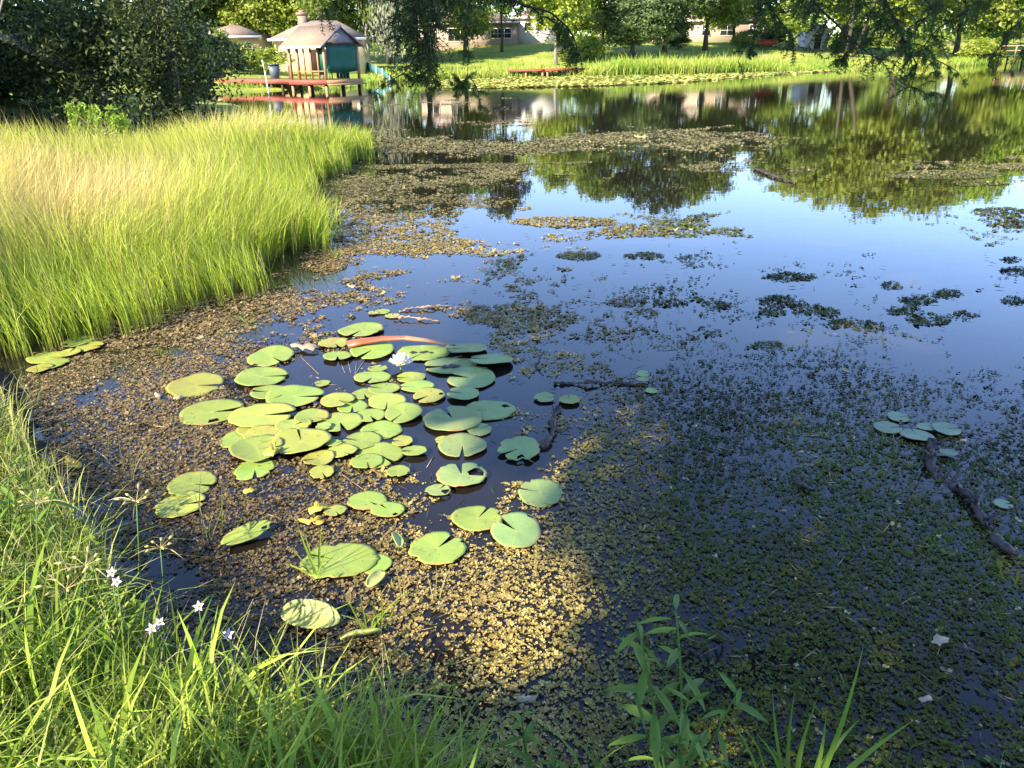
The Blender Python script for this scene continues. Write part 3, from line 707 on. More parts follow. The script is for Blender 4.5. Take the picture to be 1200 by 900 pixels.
# bits of straw and rotten stem lying in the weed
def litter(N, y0, y1):
    y = RNG.uniform(y0, y1, N); x = RNG.uniform(-1, 1, N) * (y * .72 + .6)
    P = np.stack([x, y, np.full(N, .006)], 1); px, py = to_px(P)
    k = (RNG.random(N) < weed_density(px, py)) & in_poly(x, y, SHORE) & (py > 150)
    for (cx, cy, r) in PADS: k &= ((x - cx) ** 2 + (y - cy) ** 2) > r * r
    P = P[k]; n = len(P)
    d = RNG.normal(size=(n, 3)); d[:, 2] = np.abs(d[:, 2]) * .12
    L = RNG.uniform(.02, .09, n) * (1 + P[:, 1] * .05); P[:, 2] += .004 + L * .05
    V, F = leaves(P, L, RNG.uniform(.0018, .0045, n) * (1 + P[:, 1] * .1), d, fold=.3)
    tone = RNG.random(n)[:, None]
    c = np.where(tone < .45, np.array((.09, .055, .03)), np.where(tone < .8, np.array((.34, .25, .12)), np.array((.12, .16, .03))))
    return V, F[0], np.repeat(c * RNG.uniform(.7, 1.3, n)[:, None], 4, 0)
for args in ((3800, 1.6, 5.0), (2200, 5.0, 10.0)):
    V, F, c = litter(*args)
    Vs.append(V); Fs.append(F + off); Cs.append(c); off += len(V)
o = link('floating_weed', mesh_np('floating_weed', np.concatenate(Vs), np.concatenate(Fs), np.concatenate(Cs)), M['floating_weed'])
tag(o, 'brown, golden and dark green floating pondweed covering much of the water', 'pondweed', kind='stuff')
print('weed tris', off // 2)

# ------------------------------------------------------------------ tall marsh grass
REED = [gp(*p)[:2] for p in ((-160, 470), (0, 425), (40, 415), (120, 388), (200, 372), (270, 350), (330, 322), (388, 297), (368, 268), (350, 244), (372, 215), (425, 188), (428, 172))]
REED = [tuple(p) for p in REED] + [(-4.0, 17.5), (-6.2, 19.0), (-7.0, 16.5), (-7.6, 13.5), (-8.6, 12.3), (-11, 11.4), (-14, 10), (-10, 5.0)]
def reeds(N):
    x = RNG.uniform(-15, -0.5, N * 6); y = RNG.uniform(3.5, 20, N * 6)
    # keep mostly what the lens could see
    ang = np.arctan2(-x, y)
    wgt = np.clip(9.0 / np.hypot(x, y), .25, 1.3) * (ang < .9)
    k = in_poly(x + (fbm(x * 1.6 + 20, y * 1.6, 3) - .5) * 1.5, y + (fbm(x * 1.6, y * 1.6 + 40, 3) - .5) * 1.5, REED) & (RNG.random(N * 6) < wgt)
    x, y = x[k][:N], y[k][:N]
    # clumped
    j = RNG.normal(size=(len(x), 2)) * .015
    cell = .16
    cx = np.round(x / cell) * cell; cy = np.round(y / cell) * cell
    edge = dist_poly(x, y, REED)
    pull = np.where(edge < .8, .55, .15)
    x = x + (cx + (vnoise(cx * 31, cy * 17) - .5) * .12 - x) * pull + j[:, 0]; y = y + (cy + (vnoise(cx * 13 + 5, cy * 29) - .5) * .12 - y) * pull + j[:, 1]
    n = len(x)
    h = (.48 + .42 * np.clip(edge / 1.2, 0, 1)) * RNG.uniform(.7, 1.22, n) * (.85 + .35 * fbm(x * .6, y * .6))
    h *= 1 + .14 * np.clip((y - 12) / 3, 0, 1) * (x > -6.5)
    h *= 1 - .3 * np.clip((y - 8) / 8, 0, 1) * np.clip((-x - 5.5) / 2, 0, 1)
    z = np.maximum(ground_z(x, y), -.06)
    az = RNG.normal(size=n) * .9 + np.where(fbm(x * .35 + 9, y * .35) > .5, math.pi * .95, .3)
    lean = np.abs(RNG.normal(size=n)) * .18 + .04
    wd = RNG.uniform(.0035, .009, n) * np.clip(np.hypot(x, y) / 9, .8, 2.0)
    # turn the flat of a blade roughly to all sides
    st = RNG.random(n) < .035
    h = np.where(st, h * 1.18, h); lean = np.where(st, lean * .5, lean); wd = np.where(st, wd * .6, wd)
    V, F, t, b = blades(np.stack([x, y, z], 1), h, az, lean, wd, segs=3, droop=.9)
    inner = np.clip((edge - .5) / 1.6, 0, 1)
    straw = np.clip(fbm(x * .45 + 3, y * .45 + 1, 3) * 2.4 - .78 + .25 * RNG.normal(size=n), 0, 1) * inner
    stalk = st | (RNG.random(n) < .03)
    green = np.array((.27, .37, .03)); yel = np.array((.52, .53, .075)); dry = np.array((.80, .62, .27)); root = np.array((.17, .16, .04))
    tt = t[:, None]; s = straw[b][:, None]; inn = inner[b][:, None]
    tip = yel * (1 - s) + dry * s
    c = green * (1 - tt) + (tip * (.35 + .65 * inn) + green * 1.25 * (.65 - .65 * inn)) * tt
    c = np.where(tt < .15, root, c)
    c = np.where(stalk[b][:, None], np.array((.55, .42, .20)), c)
    c *= RNG.uniform(.75, 1.25, n)[b][:, None]
    return V, F, c
V, F, c = reeds(72000)
o = link('marsh_grass', mesh_np('marsh_grass', V, F, c), M['grass'])
tag(o, 'tall bright yellow-green marsh grass with straw tips standing in the shallows', 'marsh grass', kind='stuff')

# ------------------------------------------------------------------ grass on the near bank
def bank_points(N, poly_px, jit=0):
    xs = [p[0] for p in poly_px]; ys = [p[1] for p in poly_px]
    px = RNG.uniform(min(xs), max(xs), N * 3); py = RNG.uniform(min(ys), max(ys), N * 3)
    k = in_poly(px, py, poly_px); px, py = px[k][:N], py[k][:N]
    D = rt_[None] * ((px - 600) / FPX)[:, None] + up_[None] * (-(py - 450) / FPX)[:, None] + fw_[None]
    P = CAM + D * ((0.12 - CAM_H) / D[:, 2])[:, None]
    P[:, 2] = np.maximum(ground_z(P[:, 0], P[:, 1]), -.03)
    return P
def bank(N, poly, h0, h1, w0, w1, lean, c0, c1, segs=3, droop=.6):
    P = bank_points(N, poly); n = len(P)
    h = RNG.uniform(h0, h1, n) * (.75 + .5 * fbm(P[:, 0] * 2, P[:, 1] * 2))
    V, F, t, b = blades(P, h, RNG.random(n) * 6.28, np.abs(RNG.normal(size=n)) * lean + .05, RNG.uniform(w0, w1, n), segs=segs, droop=droop)
    mix = np.clip(fbm(P[:, 0] * 1.7 + 7, P[:, 1] * 1.7, 3) * 1.8 - .4 + .3 * RNG.normal(size=n), 0, 1)[b][:, None]
    c = np.array(c0) * (1 - mix) + np.array(c1) * mix
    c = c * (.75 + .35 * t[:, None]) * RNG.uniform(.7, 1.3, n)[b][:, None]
    return V, F, c
BANK = [(-120, 470), (10, 470), (30, 520), (60, 580), (110, 640), (145, 700), (180, 765), (290, 825), (440, 875), (540, 915), (560, 1150), (-500, 1150)]
UPPER = [(-120, 470), (20, 480), (50, 560), (110, 640), (140, 700), (100, 760), (-200, 800)]
LOWER = [(-300, 800), (130, 800), (290, 870), (440, 915), (540, 960), (565, 1180), (-500, 1180)]
parts = []
parts.append(bank(9500, BANK, .10, .28, .003, .0065, .6, (.12, .19, .02), (.46, .50, .09)))
parts.append(bank(4200, LOWER, .28, .52, .005, .011, .42, (.21, .30, .03), (.46, .53, .08), segs=5, droop=.9))
parts.append(bank(520, LOWER, .3, .55, .012, .022, .38, (.20, .32, .03), (.42, .52, .08), segs=6, droop=1.0))
parts.append(bank(2600, UPPER, .2, .42, .003, .006, .4, (.30, .38, .06), (.56, .54, .16), segs=4))
parts.append(bank(900, BANK, .3, .5, .002, .0035, .5, (.45, .40, .2), (.52, .46, .26), segs=4))
parts.append(bank(500, [(540, 850), (700, 930), (1250, 960), (1250, 1150), (560, 1150)], .1, .3, .003, .006, .5, (.07, .15, .02), (.12, .22, .04), segs=4))
Vs = [p[0] for p in parts]; Cs = [p[2] for p in parts]; Qs = []; Ts = []; off = 0
for p in parts:
    Qs.append(p[1][0] + off); Ts.append(p[1][1] + off); off += len(p[0])
o = link('bank_grass', mesh_np('bank_grass', np.concatenate(Vs), [np.concatenate(Qs), np.concatenate(Ts)], np.concatenate(Cs)), M['grass'])
tag(o, 'mixed green grass growing thickly on the near bank', 'grass', kind='stuff')

# small leafy herbs between the grass blades (uncountable ground cover)
P = bank_points(6500, BANK); n = len(P)
k = fbm(P[:, 0] * 2.2 + 30, P[:, 1] * 2.2, 2) > .45; P = P[k]; n = len(P)
K = 7
C = np.repeat(P, K, 0); hh = np.repeat(RNG.uniform(.08, .3, n), K)
lv = np.tile(np.linspace(.3, 1, K), n); C = C + RNG.normal(size=C.shape) * .012; C[:, 2] += hh * lv
dirs = RNG.normal(size=C.shape); dirs[:, 2] = np.abs(dirs[:, 2]) * .6
V, F = leaves(C, RNG.uniform(.025, .07, len(C)), RNG.uniform(.007, .018, len(C)), dirs)
o = link('ground_cover', mesh_np('ground_cover', V, F), M['leaf_herb'])
tag(o, 'small leafy weeds growing between the grass on the near bank', 'weeds', kind='stuff')

# ------------------------------------------------------------------ far shore grass and pad belt
def strip_px(N, poly, z=0.1):
    xs = [p[0] for p in poly]; ys = [p[1] for p in poly]
    px = RNG.uniform(min(xs), max(xs), N * 3); py = RNG.uniform(min(ys), max(ys), N * 3)
    k = in_poly(px, py, poly); px, py = px[k][:N], py[k][:N]
    D = rt_[None] * ((px - 600) / FPX)[:, None] + up_[None] * (-(py - 450) / FPX)[:, None] + fw_[None]
    return CAM + D * ((z - CAM_H) / D[:, 2])[:, None]
shore_far = [(-20, 57), (-12, 60)] + [tuple(gp(px, py)[:2]) for px, py in ((440, 96), (520, 94), (600, 90.5), (700, 89.5), (800, 88), (880, 85.5), (960, 83), (1060, 81), (1130, 77), (1200, 73))]
sf = np.array(shore_far)
seg = np.hypot(*(sf[1:] - sf[:-1]).T); cs = np.concatenate([[0], np.cumsum(seg)])
def along(N):
    s = RNG.random(N) * cs[-1]
    return np.interp(s, cs, sf[:, 0]), np.interp(s, cs, sf[:, 1])
N = 26000
x, y = along(N); y = y + RNG.exponential(2.2, N) - .3; x = x + RNG.normal(size=N) * .5
px, py = to_px(np.stack([x, y, np.zeros(N)], 1))
tall = np.interp(px, [200, 420, 480, 560, 680, 720, 880, 930, 1000, 1200], [.3, .35, .8, .7, .5, 1.5, 1.3, .5, .4, 1.1])
keep = RNG.random(N) < np.clip(tall, .3, 1); x, y, tall = x[keep], y[keep], tall[keep]; N = len(x)
h = tall * RNG.uniform(.5, 1.1, N)
V, F, t, b = blades(np.stack([x, y, np.maximum(ground_z(x, y), -.05)], 1), h, RNG.random(N) * 6.28, np.abs(RNG.normal(size=N)) * .3, RNG.uniform(.05, .11, N), segs=2)
mix = np.clip(fbm(x * .25, y * .25) * 1.6 - .3 + .2 * RNG.normal(size=N), 0, 1)[b][:, None]
c = (np.array((.20, .34, .03)) * (1 - mix) + np.array((.44, .47, .09)) * mix) * (.8 + .3 * t[:, None]) * RNG.uniform(.75, 1.25, N)[b][:, None]
o = link('shore_grass', mesh_np('shore_grass', V, F, c), M['grass'])
tag(o, 'long sunlit grass along the far shore of the pond', 'grass', kind='stuff')

P = strip_px(9000, [(500, 104), (520, 95), (600, 91), (700, 90), (800, 88), (880, 85.5), (960, 83), (1010, 82.5), (960, 85), (880, 90), (800, 97), (700, 101), (560, 104)], 0.0)
k = in_poly(P[:, 0], P[:, 1], SHORE); P = P[k]; n = len(P)
ang = np.linspace(0, 2 * np.pi, 7)[:-1]
rr = RNG.uniform(.10, .2, n); tx = RNG.normal(size=n) * .22; ty = RNG.normal(size=n) * .22
V = np.stack([np.stack([P[:, 0] + rr * np.cos(a), P[:, 1] + rr * np.sin(a), .06 + rr * (np.cos(a) * tx + np.sin(a) * ty) + RNG.random(n) * .02], 1) for a in ang], 1).reshape(-1, 3)
F = (np.arange(n) * 6)[:, None] + np.arange(6)[None]
mix = np.clip(RNG.random(n) + (fbm(P[:, 0] * .3, P[:, 1] * .3) - .5), 0, 1)[:, None]
c = np.array((.28, .38, .07)) * (1 - mix) + np.array((.52, .44, .12)) * mix
o = link('pad_belt', mesh_np('pad_belt', V, F, np.repeat(c, 6, 0)), M['floating_weed'])
tag(o, 'belt of yellow-green lily pads packed along the far shore', 'lily pads', kind='stuff')

# ------------------------------------------------------------------ trees
def crown_pts(n, lobes, g):
    """points in the outer shell of overlapping lobes (cx,cy,cz,rx,ry,rz)"""
    lob = np.array(lobes); wt = lob[:, 3] * lob[:, 4] * lob[:, 5]; wt = wt / wt.sum()
    k = g.choice(len(lob), n, p=wt); L = lob[k]
    d = g.normal(size=(n, 3)); d /= np.linalg.norm(d, axis=1, keepdims=True)
    r = g.random(n) ** .42
    return L[:, :3] + d * r[:, None] * L[:, 3:]

def make_lobes(g, H, base, rx, n):
    out = [(0, 0, (H + base) / 2, rx * .62, rx * .62, (H - base) * .45)]
    for i in range(n):
        t = g.random(); z = base + (H - base) * (.12 + .8 * t)
        env = rx * math.sqrt(max(.08, 1 - (2 * t - .85) ** 2 * .72))
        a = g.random() * 6.28; r = env * g.uniform(.45, .85); s = rx * g.uniform(.2, .42)
        out.append((math.cos(a) * r, math.sin(a) * r, z, s, s, s * g.uniform(.55, .85)))
    return out

def clumpy(pts, g, k, spread):
    c = np.repeat(pts, k, 0)
    return c + g.normal(size=c.shape) * spread * np.array((1, 1, .6))

def trunk_mb(g, H, base, rx, r0, lean=0.0, limbs=6):
    mb = MB()
    top = H * .72
    pts = [(0, 0, -.4)]; rad = [r0 * 1.35]
    for i in range(1, 7):
        t = i / 6
        pts.append((lean * t * top + g.normal() * .12, g.normal() * .12, top * t)); rad.append(r0 * (1 - .8 * t))
    mb.tube(pts, rad, 9, .1)
    for k in range(limbs):
        t = g.uniform(.25, .85); p0 = np.array((lean * t * top, 0, top * t)); a = g.random() * 6.28
        L = rx * g.uniform(.5, .9); e = p0 + np.array((math.cos(a) * L, math.sin(a) * L, L * g.uniform(.15, .7)))
        mid = (p0 + e) / 2 + g.normal(size=3) * .25
        mb.tube([p0, mid, e], [r0 * .38 * (1 - t * .4), r0 * .22, r0 * .06], 6, .1)
    return mb

class TreeKind:
    def __init__(s, seed, H, base, rx, nl, nclump, k, leaf, r0, spread, limbs=6, lean=0.0, up=0.2):
        g = np.random.default_rng(seed)
        lob = make_lobes(g, H, base, rx, nl)
        C = clumpy(crown_pts(nclump, lob, g), g, k, spread)
        d = g.normal(size=C.shape); d[:, 2] += up
        V, F = leaves(C, leaf * g.uniform(.6, 1.3, len(C)), leaf * g.uniform(.45, .8, len(C)), d)
        s.H = H; s.rx = rx
        s.crown = mesh_np('crown', V, F)
        s.trunk = trunk_mb(g, H, base, rx, r0, lean, limbs).mesh('trunk', True)

KIND = {
 'a': TreeKind(1, 15, 2.6, 6.0, 22, 992, 15, .46, .30, .40),
 'b': TreeKind(2, 15, 1.4, 5.4, 26, 1024, 15, .42, .26, .36),
 'c': TreeKind(3, 15, 3.6, 5.0, 16, 768, 16, .44, .24, .42, limbs=9),
 'd': TreeKind(4, 15, 0.8, 6.6, 30, 1120, 14, .48, .34, .40),
}
BUSH = TreeKind(7, 3.0, 0.0, 1.9, 14, 260, 14, .22, .08, .16)
BUSH2 = TreeKind(8, 3.0, 0.0, 1.7, 10, 240, 14, .20, .08, .18)

def tree(px, Y, top_px, kind, mat, width, label, group='trees along the far shore', bark='bark', name='shade_tree', sh=None):
    """top_px: row where the mirrored tree top shows on the water"""
    P = dp(px, 62, Y); x = P[0]; gz = float(ground_z(np.array([x]), np.array([Y]))[0])
    d = ray(px, top_px); H = -d[2] / d[1] * Y - CAM_H - gz
    T = KIND[kind]
    e = empty(name, (x, Y, gz), random.random() * 6.28, label, 'tree', group)
    e.scale = (width / (2 * T.rx), width / (2 * T.rx), H / T.H)
    link_mat(link('crown', T.crown, None, e), M[mat]); link_mat(link('trunk', T.trunk, None, e), M[bark])
    return e
def link_mat(o, mat):
    if len(o.data.materials) == 0: o.data.materials.append(mat)
    o.material_slots[0].link = 'OBJECT'; o.material_slots[0].material = mat
    return o
def bush(px, Y, base_py, w_m, h_m, mat, label, group=None, kind=None, name='shrub'):
    x = dp(px, base_py, Y)[0]; gz = float(ground_z(np.array([x]), np.array([Y]))[0])
    T = kind or BUSH
    e = empty(name, (x, Y, gz), random.random() * 6.28, label, 'shrub', group)
    e.scale = (w_m / (2 * T.rx), w_m / (2 * T.rx), h_m / T.H)
    link_mat(link('foliage', T.crown, None, e), M[mat]); link_mat(link('stem', T.trunk, None, e), M['bark'])
    return e

FS = 'trees along the far shore'
# px, Y, mirrored top row, kind, material, crown width m, label
for a in (
 (652, 90, 225, 'c', 'leaf_bright', 8.5, 'slender pale-trunked tree standing beside the red V-shaped dock', FS, 'bark_pale'),
 (588, 104, 262, 'c', 'leaf_dark', 7.0, 'tall thin dark tree in front of the brick house', FS, 'bark'),
 (705, 100, 238, 'b', 'leaf_mid', 12, 'mid-green tree just past the white house'),
 (742, 96, 180, 'd', 'leaf_grey', 10, 'grey-green bushy tree behind the tall shore grass'),
 (778, 99, 252, 'd', 'leaf_dark', 11, 'dense dark broadleaf tree next to the grey-green one'),
 (826, 108, 246, 'a', 'leaf_mid', 12, 'spreading tree over the house with dark windows'),
 (858, 118, 190, 'a', 'leaf_bright', 9, 'light green tree beside the red kayak'),
 (925, 112, 214, 'b', 'leaf_mid', 14, 'round green tree by the white shed'),
 (985, 116, 250, 'a', 'leaf_bright', 17, 'broad bright tree with twin trunks past the white shed'),
 (1052, 114, 262, 'a', 'leaf_bright', 17, 'tallest bright green tree along the far lawn'),
 (1120, 120, 255, 'b', 'leaf_bright', 16, 'wide yellow-green tree near the wooden pier'),
 (1175, 126, 240, 'd', 'leaf_lime', 18, 'lime-green tree behind the wooden pier'),
 (1235, 126, 215, 'b', 'leaf_bright', 18, 'bright tree just past the end of the wooden pier'),
 (545, 100, 235, 'b', 'leaf_mid', 10, 'leafy tree before the brick house'),
 (500, 98, 262, 'a', 'leaf_dark', 13, 'dark tree hung with moss near the brick house'),
 (455, 92, 258, 'b', 'leaf_dark', 11, 'dark mossy tree behind the teal fence'),
 (405, 92, 250, 'a', 'leaf_mid', 12, 'tree rising behind the chimney'),
 (360, 98, 250, 'b', 'leaf_bright', 12, 'sunny green tree behind the gazebo roof'),
 (318, 96, 240, 'b', 'leaf_bright', 11, 'light green tree between the two cream houses'),
 (285, 108, 250, 'a', 'leaf_mid', 13, 'tree overhanging the cream house with the hip roof'),
 (235, 96, 250, 'd', 'leaf_dark', 13, 'dark tree beside the cream house with the hip roof'),
): tree(*a[:7], a[7] if len(a) > 7 else FS, a[8] if len(a) > 8 else 'bark')

# woodland behind everything, one mass
g = np.random.default_rng(31)
lob = []
for k in range(330):
    x = -150 + 330 * ((k % 165) / 164) + g.normal() * 2; y = 150 + g.uniform(-8, 30); s = g.uniform(3.5, 5.2)
    lob.append((x, y, g.uniform(1.5, 5) if k < 165 else g.uniform(6, 9), s, s, s * 1.1))
C = clumpy(crown_pts(9000, lob, g), g, 7, .8)
V, F = leaves(C, .95 * g.uniform(.6, 1.3, len(C)), .7 * g.uniform(.6, 1.2, len(C)))
o = link('woodland', mesh_np('woodland', V, F), M['leaf_mid']); tag(o, 'mass of woodland closing off the view behind the houses', 'woodland', kind='stuff')

# moss on the trees by the teal fence
def moss(px, py0, py1, Y, wpx, n, label):
    P = dp(px, py0, Y); s = Y / FPX
    e0 = empty('spanish_moss', (P[0], Y, P[2]), 0, label, 'moss', 'moss hanging in the far trees')
    g2 = np.random.default_rng(int(px)); L = (py1 - py0) * s
    x = g2.normal(size=n) * wpx * s * .33; y = g2.normal(size=n) * wpx * s * .3; z = -g2.random(n) ** .7 * L * .75
    Cc = np.stack([x, y, z], 1); d = np.stack([g2.normal(size=n) * .16, g2.normal(size=n) * .16, -np.ones(n)], 1)
    V, F = leaves(Cc, g2.uniform(.25, .75, n), g2.uniform(.05, .12, n), d)
    link('strand', mesh_np('strand', V, F), M['moss_grey'], e0)
    mb = MB(); mb.tube([(-.5, .2, .3), (0, 0, .1), (.6, -.1, .2)], [.05, .05, .03], 6); mb.build('branch', M['bark'], e0)
moss(448, -15, 74, 82, 34, 900, 'big grey curtain of moss hanging above the teal fence')
moss(378, -14, 24, 90, 26, 360, 'tuft of grey moss hanging behind the chimney')
moss(505, -15, 30, 94, 26, 320, 'thin grey moss hanging before the brick house')

for a in (
 (283, 76, 84, 5.5, 2.6, 'leaf_mid', 'rounded dark green hedge in front of the cream house with the hip roof'),
 (310, 74, 84, 5.0, 2.3, 'leaf_bright', 'light-topped clipped hedge between the hedge and the gazebo'),
 (246, 70, 84, 4.6, 3.2, 'leaf_dark', 'dark bush at the landward end of the dock'),
 (262, 84, 60, 2.6, 3.6, 'leaf_bright', 'spiky sunlit bush at the corner of the cream house'),
 (690, 94, 75, 4.5, 2.6, 'leaf_bright', 'leafy bush between the pale trunk and tall shore grass'),
 (668, 92, 75, 3.2, 1.6, 'leaf_mid', 'low bush at the foot of the pale trunk'),
 (905, 118, 50, 5, 2.8, 'leaf_dark', 'low dark bush near the red kayak'),
 (1000, 118, 52, 7, 3.8, 'leaf_dark', 'dark thicket under the twin-trunked tree'),
 (1090, 112, 50, 6, 3.0, 'leaf_mid', 'green thicket behind the far lawn grass'),
 (1150, 112, 50, 6, 3.4, 'leaf_bright', 'bright thicket beside the wooden pier'),
 (870, 112, 52, 4, 2.2, 'leaf_mid', 'bush under the house with dark windows'),
 (795, 108, 50, 4, 2.4, 'leaf_dark', 'dark bush at the corner of the house with dark windows'),
): bush(*a[:7], kind=random.choice([BUSH, BUSH2]))
# lime bushes above the marsh grass
for px, py, wm, hm, lab in ((92, 147, .4, 1.02, 'slim lime-green bush poking above the marsh grass'), (121, 150, .7, 1.05, 'wide lime-green bush poking above the marsh grass'), (138, 150, .5, .85, 'low lime-green bush leaning on the wide one')):
    Y = 14.8; P = dp(px, py, Y)
    e = empty('sapling_bush', (P[0], Y, .2), random.random() * 6, lab, 'shrub')
    g = np.random.default_rng(int(px)); n = 420
    tz = g.random(n) ** .7; lob3 = g.integers(0, 3, n) * 2.1 + px; tz *= 1 + .14 * np.sin(lob3 * 3); C = np.stack([g.normal(size=n) * wm * .2 * (1.1 - .8 * tz) + np.cos(lob3) * wm * .28, g.normal(size=n) * wm * .2 * (1.1 - .8 * tz) + np.sin(lob3) * wm * .28, hm * (.2 + .95 * tz)], 1)
    V, F = leaves(C, .11, .035, g.normal(size=(n, 3)) + np.array((0, 0, .5)))
    link('foliage', mesh_np('foliage', V, F), M['leaf_lime'], e)
    mb = MB()
    for q in range(4): mb.tube([(0, 0, -.3), (g.normal() * .08, g.normal() * .08, hm * .5), (g.normal() * wm * .25, g.normal() * wm * .2, hm * .9)], [.02, .012, .004], 5)
    mb.build('stem', M['dry_stick'], e)

# big dark oak on the left bank: leaning limbs, low foliage
def oak():
    g = np.random.default_rng(77)
    e = empty('live_oak', (-13.4, 22.6, .2), 0, 'big dark oak with low leaning limbs behind the marsh grass', 'tree')
    e.scale = (.9, .9, .9)
    mb = MB()
    def limb(p, r, n=8): mb.tube(p, r, n, .12)
    limb([(2.2, 2.0, -.5), (1.6, 1.0, 1.6), (.2, -2.4, 3.2), (-1.6, -2.9, 6)], [.16, .12, .085, .05])
    limb([(-3.6, 2.2, -.5), (-3.8, 1.8, 3), (-3.0, 1.8, 7)], [.3, .25, .2])
    limb([(3.4, 3.2, -.5), (3.6, 3, 3), (4.6, 3, 7)], [.22, .18, .12])
    limb([(-1.0, -1.2, -.5), (-1.2, -1.6, 1.2), (-.6, -2.2, 2.6)], [.05, .04, .025])
    mb.build('trunk', M['bark_pale'], e, True)
    for k in range(26):
        x = g.uniform(-8, 5); z = g.uniform(2.0, 7); b2 = MB()
        dx = g.uniform(-1.8, 1.8)
        b2.tube([(x, g.uniform(-1, 1), z), (x + dx * .5, -2.2, z - g.uniform(.2, 1.2)), (x + dx, -3.1 - g.random(), z - g.uniform(.8, 2.2))], [.06, .045, .016], 5)
        b2.build('limb', M['bark_pale'], e, True)
    lob = []
    for k in range(120):
        x = g.uniform(-13, 5.6); z = g.uniform(.9, 8) if k < 95 else g.uniform(8, 12); y = g.uniform(-2.6, 3.4)
        if x > 5.2 and z > 9: continue
        s = g.uniform(.7, 1.6); lob.append((x, y, max(z, s * .6), s, s, s * .75))
    for k in range(26):                      # thick low mass towards the dock
        s = g.uniform(.8, 1.4); lob.append((g.uniform(-.5, 5.6), g.uniform(-1.5, 3), g.uniform(.3, 3.2), s, s, s * .9))
    C = clumpy(crown_pts(7000, lob, g), g, 12, .22)
    V, F = leaves(C, .15 * g.uniform(.6, 1.3, len(C)), .07 * g.uniform(.6, 1.3, len(C)))
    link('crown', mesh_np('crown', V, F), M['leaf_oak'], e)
    return e
oak()
# darker trees standing behind the oak so no daylight shows under it
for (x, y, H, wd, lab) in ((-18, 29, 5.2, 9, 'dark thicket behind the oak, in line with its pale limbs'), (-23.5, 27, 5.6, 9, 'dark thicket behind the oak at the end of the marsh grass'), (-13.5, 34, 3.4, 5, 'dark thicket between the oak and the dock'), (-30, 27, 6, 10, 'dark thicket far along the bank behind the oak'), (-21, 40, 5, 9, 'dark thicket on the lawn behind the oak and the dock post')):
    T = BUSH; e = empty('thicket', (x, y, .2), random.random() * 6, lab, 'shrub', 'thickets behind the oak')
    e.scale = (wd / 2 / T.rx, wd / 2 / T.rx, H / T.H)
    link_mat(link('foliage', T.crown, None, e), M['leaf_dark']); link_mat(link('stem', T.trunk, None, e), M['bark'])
# unseen trees added beyond the left edge to shade the oak
for (x, y, H, wd) in ((-26, 11, 15, 12), (-35, 17, 17, 15), (-27, 20, 11, 8)):
    T = KIND['d']; e = empty('shade_tree', (x, y, .5), random.random() * 6, 'unseen tall tree added beyond the marsh grass to shade the oak', 'tree', 'unseen trees added for shade')
    e.scale = (wd / 2 / T.rx, wd / 2 / T.rx, H / T.H)
    link_mat(link('crown', T.crown, None, e), M['leaf_mid']); link_mat(link('trunk', T.trunk, None, e), M['bark'])

